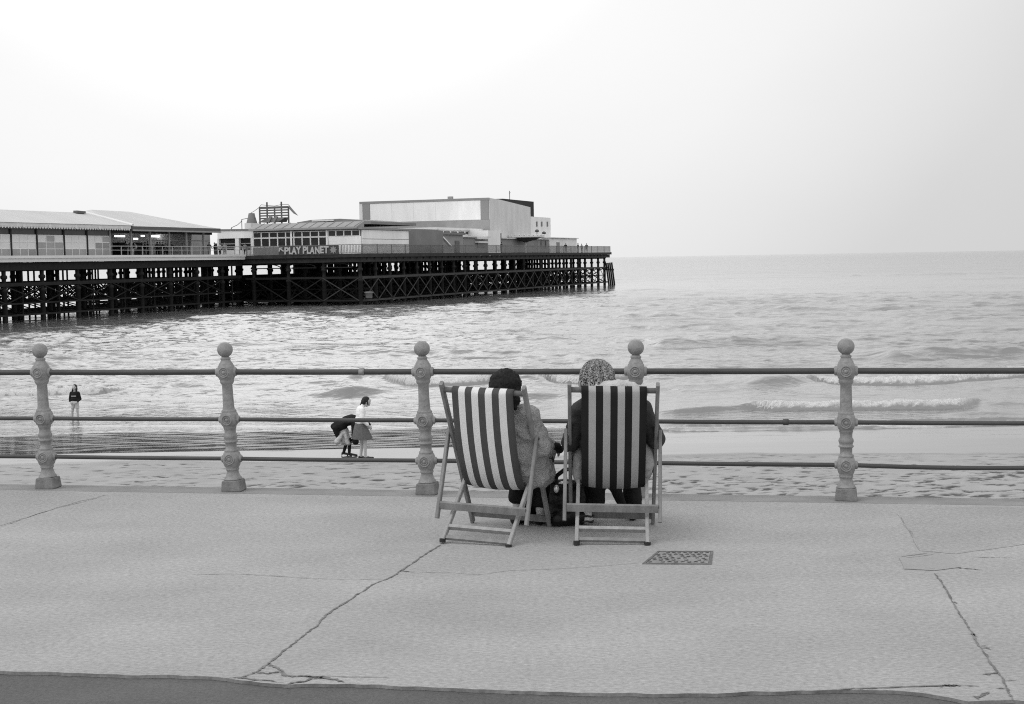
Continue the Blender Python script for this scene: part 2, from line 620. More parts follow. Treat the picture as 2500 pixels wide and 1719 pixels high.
patch([(-500, 1440), (-200, 1345), (0, 1285), (130, 1242), (255, 1209), (118, 1199), (-100, 1195), (-500, 1190)], 3, seed=2)
patch([(2193, 1255), (2222, 1300), (2246, 1346), (2330, 1352), (2500, 1330), (2900, 1335), (2900, 1245), (2500, 1240), (2300, 1237)], 3, seed=3)
patch([(2196, 1361), (2240, 1352), (2276, 1349), (2310, 1356), (2345, 1385), (2284, 1393), (2212, 1391), (2200, 1378)], 4, z=.0025, seed=4)
prom = mb.build('promenade', [M['concrete'], M['crack'], M['hairline'], M['concrete_dark'], M['patch']])
tag(prom, kind='structure')

# asphalt road on the landward side
mb = MB()
mb.add([(-40, -40, -.014), (40, -40, -.014), (40, 8, -.014), (-40, 8, -.014)], [(0, 1, 2, 3)])
tag(mb.build('road', M['asphalt']), kind='structure')

# sea wall with its coping
mb = MB()
k = 60
X0, X1 = -40, 40
cx = np.linspace(X0, X1, k)
prof = [(-.268, .0), (-.268, .002), (.0, -.001), (.02, -.02), (.02, -.25), (-.03, -.27), (-.03, -4.4)]
vs = []
for x in cx:
    vs += [(x - math.sin(RANG) * a, edge_y(x) + a, z) for a, z in prof]
q = len(prof)
mb.add(vs, [(i * q + j, i * q + j + 1, (i + 1) * q + j + 1, (i + 1) * q + j) for i in range(k - 1) for j in range(q - 1)])
wall = mb.build('sea_wall', M['coping'])
tag(wall, kind='structure')

# ------------------------------------------------------------------ iron railing
rail = thing('railing', 'grey cast iron promenade railing with ball finials and three dark rails', 'railing', (0, rail_y(0), 0), RANG)
U = .000783
Z_RAILS = (.868, .523, .236)
R_RAILS = (.0205, .0150, .0150)
sq = 3.2
PROF = [(.085, .060, 3), (.098, .058, 3), (.102, .052, 3), (.135, .042, 2.4), (.150, .041, 2.2), (.155, .047, 2.3), (.163, .047, 2.4), (.168, .043, 2.6), (.185, .052, 3.2), (.212, .0595, 3.6),
        (.255, .0605, 3.6), (.283, .053, 3.2), (.288, .047, 2.6), (.293, .050, 2.4), (.303, .050, 2.2), (.308, .041, 2), (.330, .040, 2), (.352, .041, 2), (.357, .049, 2), (.363, .051, 2), (.369, .047, 2), (.373, .042, 2),
        (.386, .047, 2), (.398, .051, 2), (.411, .048, 2), (.421, .041, 2), (.440, .041, 2), (.455, .043, 2), (.460, .046, 2), (.466, .046, 2.4), (.471, .043, 2.8), (.482, .052, 3.2), (.505, .0595, 3.6), (.545, .060, 3.6),
        (.570, .055, 3.2), (.578, .050, 2.6), (.584, .053, 2.3), (.592, .051, 2), (.598, .044, 2), (.620, .0405, 2), (.70, .0385, 2), (.775, .037, 2), (.785, .045, 2), (.793, .048, 2.2), (.806, .0495, 2.6), (.812, .046, 3), (.818, .050, 3),
        (.84, .0595, 3.4), (.88, .0605, 3.4), (.916, .054, 3), (.921, .049, 2.5), (.927, .050, 2.2), (.935, .045, 2), (.950, .036, 2), (.957, .033, 2), (.962, .037, 2), (.970, .037, 2), (.975, .029, 2), (.979, .027, 2)]
PROF = [(z * 1.0, r, e) for z, r, e in PROF]


def make_post():
    mb = MB()
    mb.lathe(PROF, 36, rot=math.pi / 36)
    # sockets that take the rails
    for z, r in zip(Z_RAILS, R_RAILS):
        for s in (-1, 1):
            mb.tube([(s * .045, 0, z), (s * .072, 0, z), (s * .078, 0, z)], [r + .013, r + .012, r + .004], 14)
    p = mb.build('post', M['iron_paint'], rail)
    f = MB()
    f.ball((0, 0, 1.030), (.0565, .0565, .0555), 24)
    f.build('ball_finial', M['iron_paint'], p)
    b = MB()
    b.hexa([(-.074, -.074, 0), (.074, -.074, 0), (.074, .074, 0), (-.074, .074, 0)], [(-.066, -.066, .082), (.066, -.066, .082), (.066, .066, .082), (-.066, .066, .082)])
    b.build('plinth', M['plinth'], p, bevel=.006)
    for z in (.868, .523, .236):
        for s in (-1, 1):
            q = MB()
            q.lathe(list(zip((-.012, .002, .008, .008, .003, .003, .0075, .0075, .003, .003, .010, .012), (.040, .040, .037, .032, .030, .0255, .024, .020, .018, .0125, .011, .004))), 24)
            m = MB()
            m.add([(a_, s * (.0590 + c_), z + b_) for a_, b_, c_ in q.v], q.f, 0, True)
            m.build('medallion', M['iron_paint'], p)
    return p


posts_x = []
for (u, v), p in zip(POST_PX, pb):
    xx = p.x
    for _ in range(4):
        xx = p.x * rail_y(xx) / p.y
    posts_x.append(xx / math.cos(RANG))
posts_x = [posts_x[0] - 1.45 * 2, posts_x[0] - 1.45] + posts_x + [posts_x[-1] + 1.45, posts_x[-1] + 2.9]
post0 = make_post()
post0.location = (posts_x[0], 0, 0)
rnd = random.Random(5)
LEAN = {2: -1.5, 3: -2.0, 4: -1.15, 5: .5, 6: .0}
for ip, x in enumerate(posts_x[1:], 1):
    c = copy_tree(post0, rail)
    c.location = (x, rnd.uniform(-.006, .006), 0)
    c.rotation_euler = (0, R(LEAN.get(ip, -.5)), R(rnd.uniform(-3, 3)))
for i, (a, b) in enumerate(zip(posts_x[:-1], posts_x[1:])):
    for z, r in zip(Z_RAILS, R_RAILS):
        sag = -.012 if (z < .3 and i in (6, 7)) else -.002
        pts = [(a + (b - a) * t, 0, z + sag * math.sin(math.pi * t)) for t in np.linspace(.048 / (b - a), 1 - .048 / (b - a), 9)]
        m = MB()
        m.tube(pts, r, 16)
        ro = m.build('rail', M['rail_paint'], rail)
        if (i, z) in ((5, .523), (3, .868)):
            t = .72 if i == 5 else .68
            xc = a + (b - a) * t
            cmb = MB()
            cmb.tube([(xc - .02, 0, z), (xc - .016, 0, z), (xc + .016, 0, z), (xc + .02, 0, z)], [r + .002, r + .006, r + .006, r + .002], 16)
            cmb.build('coupling', M['socket'] if i == 5 else M['iron_paint'], ro)

# ------------------------------------------------------------------ access cover in the paving
qa, qb, qc, qd = G(1568, 1378), G(1737, 1379), G(1741, 1347), G(1606, 1347)
cc = (qa + qb + qc + qd) / 4
wx = ((qb - qa).length + (qc - qd).length) / 2
wy = ((qc - qb).length + (qd - qa).length) / 2
angc = math.atan2((qb - qa).y, (qb - qa).x)
cov = thing('access_cover', 'worn iron access cover with raised chevrons set in the promenade', 'access cover', (cc.x, cc.y, 0), angc)


def cvmap(mb_):
    """unit square -> the cover's slightly skewed outline"""
    out = []
    for x, y, z in mb_.v:
        q_ = qa.lerp(qb, x).lerp(qd.lerp(qc, x), y) - cc
        ca_, sa_ = math.cos(-angc), math.sin(-angc)
        out.append((q_.x * ca_ - q_.y * sa_, q_.x * sa_ + q_.y * ca_, z))
    mb_.v = out
    return mb_


m = MB()
for x0, x1, y0, y1 in ((0, 1, 0, .05), (0, 1, .95, 1), (0, .04, .051, .949), (.96, 1, .051, .949)):
    m.box(x0, x1, y0, y1, -.02, .005)
cvmap(m).build('frame', M['cover_dark'], cov)
m = MB()
m.box(.05, .95, .07, .93, -.02, .0035, 0)
rnd = random.Random(3)
for i in range(9):
    for j in range(6):
        x = .10 + .78 * i / 8 + (.022 if j % 2 else -.018)
        y = .13 + .72 * j / 5
        s = 1 if (i + j) % 2 else -1
        if rnd.random() < .15:
            continue
        m.bar((x - .024, y, .0055), (x, y + s * .035, .0055), .016, .006, 1)
        m.bar((x, y + s * .035, .006), (x + .024, y, .006), .016, .006, 1)
cvmap(m).build('plate', [M['cover_iron'], M['cover_dark']], cov)

# ------------------------------------------------------------------ beach
t_in = np.linspace(-.46, .46, 470)
t_all = np.concatenate([[-2.5, -1.4, -.9, -.65, -.53], t_in, [.53, .65, .9, 1.4, 2.5]])


def beach_z(y):
    return np.interp(y, [8, 28, 34, 36.8, 44, 47.5, 90], [-2.35, -2.955, -3.19, -3.215, -3.60, -3.67, -5.3])


ysb = np.concatenate([np.linspace(8.0, 23, 16), np.arange(23.2, 33.6, .065), np.arange(33.6, 46.5, .075), np.linspace(47, 70, 24)])
Yb, Tb = np.meshgrid(ysb, t_all, indexing='ij')
Xb = Yb * Tb
Zb = beach_z(Yb)
dry_line = 34.4 - .045 * Xb + (fbm(Xb * .35, Yb * .6, 3) - .5) * 1.6
wet = sstep(-.5, .5, Yb - dry_line)
dry = 1 - wet
Zb = Zb + dry * ((fbm(Xb * 1.1, Yb * .9, 8) - .5) * .05 + (fbm(Xb * 5, Yb * 4, 9) - .5) * .012)
near = sstep(31, 26, Yb) * dry
Zb = Zb + near * (fbm(Xb * .9, Yb * .8, 12) - .5) * .14
# footprints
rnd = random.Random(11)
dent_shade = np.zeros_like(Xb)  # shade inside the footprint dents, painted into the sand colour
for i in range(3000):
    fy = rnd.uniform(25.0, 34.6)
    if rnd.random() < .35:
        fy = rnd.uniform(25, 30)
    fx = rnd.uniform(-.43, .43) * fy
    L1, W1 = rnd.uniform(.06, .20), rnd.uniform(.04, .09)
    an = rnd.uniform(-.5, .5)
    r0 = np.searchsorted(ysb, fy - .5)
    r1 = np.searchsorted(ysb, fy + .5)
    c0 = np.searchsorted(t_all, (fx - .5) / fy)
    c1 = np.searchsorted(t_all, (fx + .5) / fy)
    dx, dy = Xb[r0:r1, c0:c1] - fx, Yb[r0:r1, c0:c1] - fy
    ca, sa = math.cos(an), math.sin(an)
    ex, ey = (dx * ca + dy * sa) / L1, (-dx * sa + dy * ca) / W1
    rr = ex * ex + ey * ey
    depth = rnd.uniform(.03, .09) * (1 if fy < 32 else .6)
    dgeo = depth * .55
    Zb[r0:r1, c0:c1] += (-dgeo * np.exp(-rr * rr) + dgeo * .15 * np.exp(-(np.sqrt(rr) - 1.5) ** 2 * 6)) * dry[r0:r1, c0:c1]
    dent_shade[r0:r1, c0:c1] = np.maximum(dent_shade[r0:r1, c0:c1], np.exp(-rr * rr) * min(1, depth * 16) * dry[r0:r1, c0:c1])
# rippled wet sand on the left
mask = sstep(36.4, 37.4, Yb + .05 * Xb) * sstep(45.5, 43.0, Yb) * sstep(1.0, -3.5, Xb + (fbm(Xb * .4, Yb * .4, 31) - .5) * 5)
pier_refl = sstep(36.4, 37.0, Yb + .05 * Xb) * sstep(44.4, 43.2, Yb) * sstep(2.0, -2.5, Xb + (fbm(Xs[:0, :0] if False else Xb * .4, Yb * .4, 31) - .5) * 5)  # band where the pier's dark reflection is painted into the sand colour
warp = (fbm(Xb * .28, Yb * .7, 41) - .5) * 3.6
rip = np.sin((Yb * .97 + Xb * .05) / .62 * 2 * np.pi + warp * 4) * .5 + np.sin((Yb * .95 - Xb * .12) / .37 * 2 * np.pi + warp * 6 + 2) * .35
Zb = Zb + mask * rip * .006 * (.4 + 1.2 * fbm(Xb * .5, Yb * 1.2, 51))
Zb = Zb + wet * (1 - mask) * (fbm(Xb * .5, Yb * 1.6, 61) - .5) * .010
bm_ = bpy.data.materials.new('sand')
bm_.use_nodes = True
t = bm_.node_tree
b = t.nodes['Principled BSDF']
at = t.nodes.new('ShaderNodeAttribute')
at.attribute_name = 'wet'
geo = t.nodes.new('ShaderNodeNewGeometry')
nz = t.nodes.new('ShaderNodeTexNoise')
nz.inputs['Scale'].default_value = 1.3
nz.inputs['Detail'].default_value = 8
t.links.new(geo.outputs['Position'], nz.inputs['Vector'])
mr = t.nodes.new('ShaderNodeMapRange')
mr.inputs['From Min'].default_value = .3
mr.inputs['From Max'].default_value = .7
mr.inputs['To Min'].default_value = .27
mr.inputs['To Max'].default_value = .34
t.links.new(nz.outputs['Fac'], mr.inputs['Value'])
mx_ = t.nodes.new('ShaderNodeMix')
mx_.data_type = 'FLOAT'
t.links.new(at.outputs['Fac'], mx_.inputs[0])
t.links.new(mr.outputs[0], mx_.inputs[2])
mx_.inputs[3].default_value = .13
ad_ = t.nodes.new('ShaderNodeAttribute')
ad_.attribute_name = 'dent_shade'
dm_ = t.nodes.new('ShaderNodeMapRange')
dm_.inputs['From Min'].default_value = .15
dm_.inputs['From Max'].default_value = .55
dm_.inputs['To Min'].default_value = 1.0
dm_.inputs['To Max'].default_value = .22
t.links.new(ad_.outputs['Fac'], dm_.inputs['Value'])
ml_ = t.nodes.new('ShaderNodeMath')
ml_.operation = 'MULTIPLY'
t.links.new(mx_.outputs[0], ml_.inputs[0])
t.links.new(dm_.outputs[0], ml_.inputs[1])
t.links.new(ml_.outputs[0], b.inputs['Base Color'])
mrr = t.nodes.new('ShaderNodeMapRange')
mrr.inputs['To Min'].default_value = .95
mrr.inputs['To Max'].default_value = .07
t.links.new(at.outputs['Fac'], mrr.inputs['Value'])
t.links.new(mrr.outputs[0], b.inputs['Roughness'])
am_ = t.nodes.new('ShaderNodeAttribute')
am_.attribute_name = 'pier_refl'
ir_ = t.nodes.new('ShaderNodeMapRange')
ir_.inputs['To Min'].default_value = 1.7
ir_.inputs['To Max'].default_value = 1.33
t.links.new(am_.outputs['Fac'], ir_.inputs['Value'])
t.links.new(ir_.outputs[0], b.inputs['IOR'])
md_ = t.nodes.new('ShaderNodeMapRange')
md_.inputs['To Min'].default_value = 1.0
md_.inputs['To Max'].default_value = .4
t.links.new(am_.outputs['Fac'], md_.inputs['Value'])
mm_ = t.nodes.new('ShaderNodeMath')
mm_.operation = 'MULTIPLY'
t.links.new(ml_.outputs[0], mm_.inputs[0])
t.links.new(md_.outputs[0], mm_.inputs[1])
t.links.new(mm_.outputs[0], b.inputs['Base Color'])
nb = t.nodes.new('ShaderNodeTexNoise')
nb.inputs['Scale'].default_value = 14
nb.inputs['Detail'].default_value = 5
t.links.new(geo.outputs['Position'], nb.inputs['Vector'])
bp = t.nodes.new('ShaderNodeBump')
bp.inputs['Distance'].default_value = .03
mrb = t.nodes.new('ShaderNodeMapRange')
mrb.inputs['To Min'].default_value = .5
mrb.inputs['To Max'].default_value = .02
t.links.new(at.outputs['Fac'], mrb.inputs['Value'])
t.links.new(mrb.outputs[0], bp.inputs['Strength'])
t.links.new(nb.outputs['Fac'], bp.inputs['Height'])
t.links.new(bp.outputs[0], b.inputs['Normal'])
tag(grid_object('beach', Xb, Yb, Zb, bm_, {'wet': wet, 'dent_shade': dent_shade, 'pier_refl': pier_refl}), kind='structure')

# ------------------------------------------------------------------ sea
rows = [38.4]
while rows[-1] < 84:
    rows.append(rows[-1] + .10)
while rows[-1] < 190:
    rows.append(rows[-1] * 1.0026)
while rows[-1] < 340:
    rows.append(rows[-1] * 1.0048)
while rows[-1] < 60000:
    rows.append(rows[-1] * 1.09)
ys = np.array(rows)
t_s = np.concatenate([[-2.5, -1.6, -1.1, -.8, -.62, -.52], np.linspace(-.45, .45, 560), [.52, .62, .8, 1.1, 1.6, 2.5]])
Ys, Ts = np.meshgrid(ys, t_s, indexing='ij')
Xs = Ys * Ts
DY = np.gradient(ys)[:, None]
Zs = np.zeros_like(Xs)
rnd = random.Random(21)
grow = sstep(47, 62, Ys)
for i in range(26):
    lam = .7 * (1.15 ** i) if i < 18 else rnd.uniform(1.0, 4.5)
    an = rnd.gauss(-.12, .33)
    kx, ky = math.sin(an) * 2 * np.pi / lam, math.cos(an) * 2 * np.pi / lam
    am = .0135 * lam ** .36 * rnd.uniform(.7, 1.2)
    nzv = fbm(Xs / lam * .22 + i * 7.3, Ys / lam * .35 + 3.1 * i, 100 + i, 2)
    ph = rnd.uniform(0, 6.28) + nzv * 7
    env = np.clip(vnoise(Xs / lam * .16 + i, Ys / lam * .3, 300 + i) * 1.7 - .35, 0, 1.2)
    fade = sstep(2.2, 4.5, lam / DY)
    s = np.sin(kx * Xs + ky * Ys + ph)
    Zs += am * fade * env * (s - .35 * s * s)
Zs *= .55
for i, (lam, A) in enumerate(((.5, .030), (.75, .045), (1.15, .068), (1.8, .10), (3.0, .13), (5.5, .18))):
    yy = Ys + .35 * lam * np.sin(Xs / (lam * 3.1) + i) + .05 * Xs
    n_w = fbm(Xs / (lam * 1.5) + 13.7 * i, yy / lam + 5.1 * i, 500 + i, 2)
    ridge = np.clip(1 - np.abs(2 * n_w - 1) * 1.8, 0, 1) ** 1.6
    env = sstep(.30, .70, vnoise(Xs / (lam * 7) + i * 3.3, Ys / (lam * 4.5) + i, 520 + i))
    Zs += A * ridge * env * sstep(1.8, 3.6, lam / DY) * (1 + .5 * sstep(70, 100, Ys))
Zs *= .10 + .90 * grow
# the water is calmer in the lee of the pier's piles
pt_ = (Xs + 17.9) * -.9409 + (Ys - 171.0) * .3387
ps_ = (Xs + 17.9) * .3387 + (Ys - 171.0) * .9409
calm = np.where(ps_ > 0, sstep(-22, -4, pt_), sstep(-6, 12, pt_)) * sstep(128, 110, ps_)
Zs *= 1 - .72 * calm
foam = np.zeros_like(Xs)


def breaker(px, H, front, back, foamy, end=1.6, jag=.3, seed=0, flen=.9):
    global Zs, foam
    P = sorted([tuple(G(u, v, WATER_Z + .02)[:2]) for u, v in px])
    px_, py_ = np.array([p[0] for p in P]), np.array([p[1] for p in P])
    yc = np.interp(Xs, px_, py_) + (fbm(Xs * .9, Xs * 0, 400 + seed, 3) - .5) * jag
    env = sstep(px_[0] - end * .3, px_[0] + end, Xs) * sstep(px_[-1] + end * .3, px_[-1] - end, Xs)
    q = Ys - yc
    amp = H * env * (.75 + .5 * fbm(Xs * .8, Xs * 0, 420 + seed, 2))
    front = front * .8
    prof = sstep(0, front, q) * np.exp(-np.clip(q - front, 0, 50) / back)
    kk = 1.0 if foamy > 0 else 1.3
    H = H * kk
    amp = amp * kk
    Zs = Zs * (1 - (.7 if foamy > 0 else .15) * env * np.exp(-(q / 1.2) ** 2)) + amp * (prof - .28 * np.exp(-((q + .22) / .25) ** 2))
    if foamy > 0:
        fz = fbm(Xs * 5.5, Ys * 4.0, 440 + seed, 4)
        w = sstep(.02, .14, q) * sstep(flen * 1.9, flen * .5, q + (fz - .5) * flen * 1.2)
        fo = foamy * env * w * sstep(.15, .5, fz + .25)
        foam = np.maximum(foam, fo)
        Zs = Zs + fo * H * (fz - .5) * .6


breaker([(-120, 969), (0, 968), (168, 964), (249, 962), (302, 953), (342, 941)], .30, .35, 1.3, 1, 1.2, seed=1)
breaker([(930, 926), (956, 931), (987, 938), (1049, 941), (1119, 940), (1195, 936), (1235, 930)], .30, .35, 1.3, 1, 1.0, seed=2)
breaker([(1300, 922), (1328, 925), (1356, 934), (1415, 936), (1500, 930), (1566, 922), (1620, 918)], .30, .35, 1.2, .9, 1.0, seed=3)
breaker([(1960, 930), (1987, 933), (2010, 940), (2103, 940), (2211, 940), (2297, 938), (2383, 931), (2448, 927), (2500, 923), (2700, 918)], .30, .35, 1.4, 1, .9, seed=4, flen=1.4)
breaker([(1800, 1001), (1845, 996), (1888, 999), (2038, 998), (2146, 997), (2275, 997), (2353, 994), (2400, 980)], .25, .3, 1.1, 1, 1.2, seed=5, flen=1.4)
breaker([(1590, 1012), (1700, 1008), (1771, 1003), (1860, 996)], .16, .5, 1.0, .25, 1.2, seed=6)
# unbroken swells
for i, (px, H, fr) in enumerate([
    ([(250, 930), (350, 922), (470, 914)], .24, 1.3), ([(365, 952), (440, 948), (510, 946)], .15, 1.0),
    ([(735, 973), (800, 972), (880, 970), (960, 968)], .30, 1.1), ([(830, 938), (890, 926), (960, 918)], .30, 1.6),
    ([(1560, 932), (1630, 925), (1720, 922), (1800, 922)], .26, 1.4), ([(1800, 955), (1900, 948), (2000, 936)], .22, 1.4),
    ([(1586, 854), (1750, 848), (1900, 844), (2060, 843)], .34, 3.0), ([(2163, 885), (2300, 878), (2420, 872), (2560, 870)], .34, 2.6),
    ([(2300, 1022), (2380, 1018), (2520, 1014)], .12, .6), ([(2380, 985), (2440, 990), (2560, 992)], .16, .8),
    ([(90, 930), (150, 927), (210, 925)], .16, .9), ([(1195, 982), (1300, 980), (1420, 976)], .18, 1.0),
    ([(540, 925), (620, 922), (700, 918)], .2, 1.3), ([(0, 905), (80, 900), (200, 896)], .2, 1.6), ([(700, 880), (900, 872), (1100, 870)], .2, 2.2),
    ([(300, 860), (500, 850), (700, 846)], .22, 2.6), ([(1100, 838), (1250, 834), (1400, 834)], .2, 2.8)]):
    breaker(px, H * .9, fr, fr * 1.4, 0, 1.8, jag=.8, seed=20 + i)
# thin fronts of the wash
for i, (px, H, fo, fl) in enumerate([
    ([(-200, 1042), (120, 1041), (400, 1040), (650, 1041), (900, 1043), (1000, 1046)], .035, .5, .3), ([(-200, 1022), (120, 1020), (420, 1024), (700, 1026)], .03, .25, .3),
    ([(1050, 1050), (1300, 1060), (1620, 1065), (1900, 1063), (2200, 1063), (2560, 1065)], .11, .8, .45),
    ([(1200, 1075), (1500, 1070), (1800, 1072), (2100, 1074), (2300, 1077), (2600, 1079)], .075, .6, .22),
    ([(1600, 1045), (1850, 1040), (2050, 1046), (2250, 1038), (2560, 1030)], .10, .6, .4)]):
    breaker(px, H, .12, .6, fo, 1.5, jag=.5, seed=50 + i, flen=fl)
wv_ = Zs.copy()
Zs = Zs + WATER_Z
# the film of water thins out over the sand
shore = 44.6 + .03 * Xs + (fbm(Xs * .16, Xs * 0 + 2.2, 71, 3) - .5) * 2.2 - sstep(-1, 6, Xs) * 4.3
Zs = np.where(Ys < shore, np.minimum(Zs, beach_z(Ys) - .06), Zs)
film = sstep(0, .4, Ys - shore)
Zs = np.where(Ys < 50, np.maximum(Zs, np.where(film > 0, beach_z(Ys) + (.012 + np.clip(wv_, 0, .2)) * film, -99)), Zs)

sm_ = bpy.data.materials.new('sea_water')
sm_.use_nodes = True
t = sm_.node_tree
t.nodes.clear()
o_ = t.nodes.new('ShaderNodeOutputMaterial')
b = t.nodes.new('ShaderNodeBsdfPrincipled')
b.inputs['Base Color'].default_value = (.17, .17, .17, 1)
b.inputs['Roughness'].default_value = .05
b.inputs['IOR'].default_value = 2.0
geo = t.nodes.new('ShaderNodeNewGeometry')
fa_ = t.nodes.new('ShaderNodeAttribute')
fa_.attribute_name = 'offshore'
cm_ = t.nodes.new('ShaderNodeMapRange')
cm_.inputs['To Min'].default_value = .17
cm_.inputs['To Max'].default_value = .05
t.links.new(fa_.outputs['Fac'], cm_.inputs['Value'])
t.links.new(cm_.outputs[0], b.inputs['Base Color'])
prev = None
for sc, st, dist, strg in ((2.6, (.75, 1, 1), .06, .85), (.7, (.7, 1, 1), .18, .42), (9, (.55, 1, 1), .016, .4), (.10, (.5, 1, 1), 1.6, .08)):
    mp = t.nodes.new('ShaderNodeMapping')
    mp.inputs['Scale'].default_value = st
    mp.inputs['Rotation'].default_value = (0, 0, R(random.uniform(-8, 8)))
    t.links.new(geo.outputs['Position'], mp.inputs['Vector'])
    n = t.nodes.new('ShaderNodeTexNoise')
    n.inputs['Scale'].default_value = sc
    n.inputs['Detail'].default_value = 3
    n.inputs['Distortion'].default_value = .6
    t.links.new(mp.outputs[0], n.inputs['Vector'])
    bp = t.nodes.new('ShaderNodeBump')
    bp.inputs['Strength'].default_value = strg
    bp.inputs['Distance'].default_value = dist
    if sc >= 1:
        fc_ = t.nodes.new('ShaderNodeAttribute')
        fc_.attribute_name = 'calm'
        fm_ = t.nodes.new('ShaderNodeMapRange')
        fm_.inputs['To Min'].default_value = strg
        fm_.inputs['To Max'].default_value = strg * .3
        t.links.new(fc_.outputs['Fac'], fm_.inputs['Value'])
        t.links.new(fm_.outputs[0], bp.inputs['Strength'])
    if sc < 1:
        fm_ = t.nodes.new('ShaderNodeMapRange')
        fm_.inputs['To Min'].default_value = strg
        fm_.inputs['To Max'].default_value = 1.0
        t.links.new(fa_.outputs['Fac'], fm_.inputs['Value'])
        t.links.new(fm_.outputs[0], bp.inputs['Strength'])
    t.links.new(n.outputs['Fac'], bp.inputs['Height'])
    if prev:
        t.links.new(prev.outputs[0], bp.inputs['Normal'])
    prev = bp
t.links.new(prev.outputs[0], b.inputs['Normal'])
fb = t.nodes.new('ShaderNodeBsdfPrincipled')
fb.inputs['Base Color'].default_value = (.70, .70, .70, 1)
fb.inputs['Roughness'].default_value = .9
fb.inputs['Specular IOR Level'].default_value = .05
n = t.nodes.new('ShaderNodeTexNoise')
n.inputs['Scale'].default_value = 9
n.inputs['Detail'].default_value = 8
n.inputs['Roughness'].default_value = .7
t.links.new(geo.outputs['Position'], n.inputs['Vector'])
bpf = t.nodes.new('ShaderNodeBump')
bpf.inputs['Strength'].default_value = 1.0
bpf.inputs['Distance'].default_value = .12
t.links.new(n.outputs['Fac'], bpf.inputs['Height'])
t.links.new(bpf.outputs[0], fb.inputs['Normal'])
at = t.nodes.new('ShaderNodeAttribute')
at.attribute_name = 'foam'
ad = t.nodes.new('ShaderNodeMath')
ad.operation = 'MULTIPLY_ADD'
ad.inputs[1].default_value = 1.0
t.links.new(at.outputs['Fac'], ad.inputs[0])
t.links.new(n.outputs['Fac'], ad.inputs[2])
mr = t.nodes.new('ShaderNodeMapRange')
mr.inputs['From Min'].default_value = 1.0
mr.inputs['From Max'].default_value = 1.5
t.links.new(ad.outputs[0], mr.inputs['Value'])
mxs = t.nodes.new('ShaderNodeMixShader')
t.links.new(mr.outputs[0], mxs.inputs[0])
t.links.new(b.outputs[0], mxs.inputs[1])
t.links.new(fb.outputs[0], mxs.inputs[2])
t.links.new(mxs.outputs[0], o_.inputs['Surface'])
tag(grid_object('sea', Xs, Ys, Zs, sm_, {'foam': foam, 'offshore': sstep(220, 420, Ys), 'calm': calm}), kind='structure')

# ------------------------------------------------------------------ the pier
PC = Vector((-17.9, 171.0))
AX = Vector((.36, 1.0)).normalized()
LX = Vector((-AX.y, AX.x))
PANG = math.atan2(AX.y, AX.x)
DECK = 2.60
SHORE_T = 15.9

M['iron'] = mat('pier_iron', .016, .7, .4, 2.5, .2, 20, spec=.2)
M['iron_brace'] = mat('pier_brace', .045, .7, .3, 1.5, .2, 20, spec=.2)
M['deck'] = mat('deck_timber', .06, .8, .3, 2, stretch=(1, 6, 1), spec=.2)
M['deck_edge'] = mat('deck_edge_timber', .035, .8, .4, 1.5, spec=.2)
M['fascia'] = mat('pale_fascia', .68, .8, .12, .5, stretch=(.3, 1, 3))
M['white_wall'] = mat('white_wall', .80, .8, .10, .7, stretch=(1, 1, .25), spec=.2)
M['pale_wall'] = mat('pale_wall', .64, .85, .12, .7, stretch=(1, 1, .25), spec=.2)
M['wall_grey'] = mat('grey_wall', .30, .85, .12, .6, spec=.2)
M['wall_mid'] = mat('mid_grey_wall', .20, .85, .15, .5, spec=.2)
M['strip_grey'] = mat('grey_strip', .25, .8, .08, .5)
M['roof_pale'] = mat('pale_roof', .52, .8, .08, .35, stretch=(1, .4, 1), spec=.2)
M['roof_ridge'] = mat('roof_ridge', .68, .8, .05, .5)
M['roof_dark'] = mat('dark_roof', .20, .8, .15, .5)
M['eave_dark'] = mat('dark_gutter', .11, .8, .2, .8)
M['glass_dark'] = mat('dark_glass', .03, .25, .4, .9, spec=.4)
M['frame_white'] = mat('white_frame', .74, .7, .06, 1)
M['pane_light'] = mat('pale_pane', .72, .5, .08, .8, spec=.3)
M['pane_mid'] = mat('grey_pane', .36, .5, .10, .8, spec=.3)
M['pane_dark'] = mat('dim_pane', .29, .5, .10, .8, spec=.3)
M['black_wall'] = mat('black_cladding', .03, .7, .2, .6, spec=.2)
M['rail_grey'] = mat('pier_rail', .16, .7, .2, 1)
M['rail_pale'] = mat('pale_pier_rail', .40, .7, .1, 1)
M['sign_board'] = mat('sign_board', .05, .7, .2, 1)
M['sign_letter'] = mat('sign_letter', .42, .7, .1, 1)
M['tube'] = bpy.data.materials.new('lit_tube')
M['tube'].use_nodes = True
M['tube'].node_tree.nodes['Principled BSDF'].inputs['Emission Color'].default_value = (1, 1, 1, 1)
M['tube'].node_tree.nodes['Principled BSDF'].inputs['Emission Strength'].default_value = 3
for k_, v_ in (('p_black', .012), ('p_dark', .035), ('p_mid', .12), ('p_grey', .25), ('p_pale', .50), ('p_skin', .34)):
    M[k_] = mat('clothing_' + k_[2:], v_, .9, .2, 3, spec=.1)


def SZ(u, v, t):
    """photo pixel -> (s, z) on the upright plane that runs along the pier at offset t"""
    r = ray(u, v)
    p0 = PC + LX * t
    den = AX.x * r.y - AX.y * r.x
    s = -(p0.x * r.y - p0.y * r.x) / den
    p = p0 + AX * s
    return s, CAM_Z + r.z * p.y / r.y


def TZ(u, v, s):
    """photo pixel -> (t, z) on the upright plane across the pier at distance s"""
    r = ray(u, v)
    p0 = PC + AX * s
    den = LX.x * r.y - LX.y * r.x
    t = -(p0.x * r.y - p0.y * r.x) / den
    p = p0 + LX * t
    return t, CAM_Z + r.z * p.y / r.y


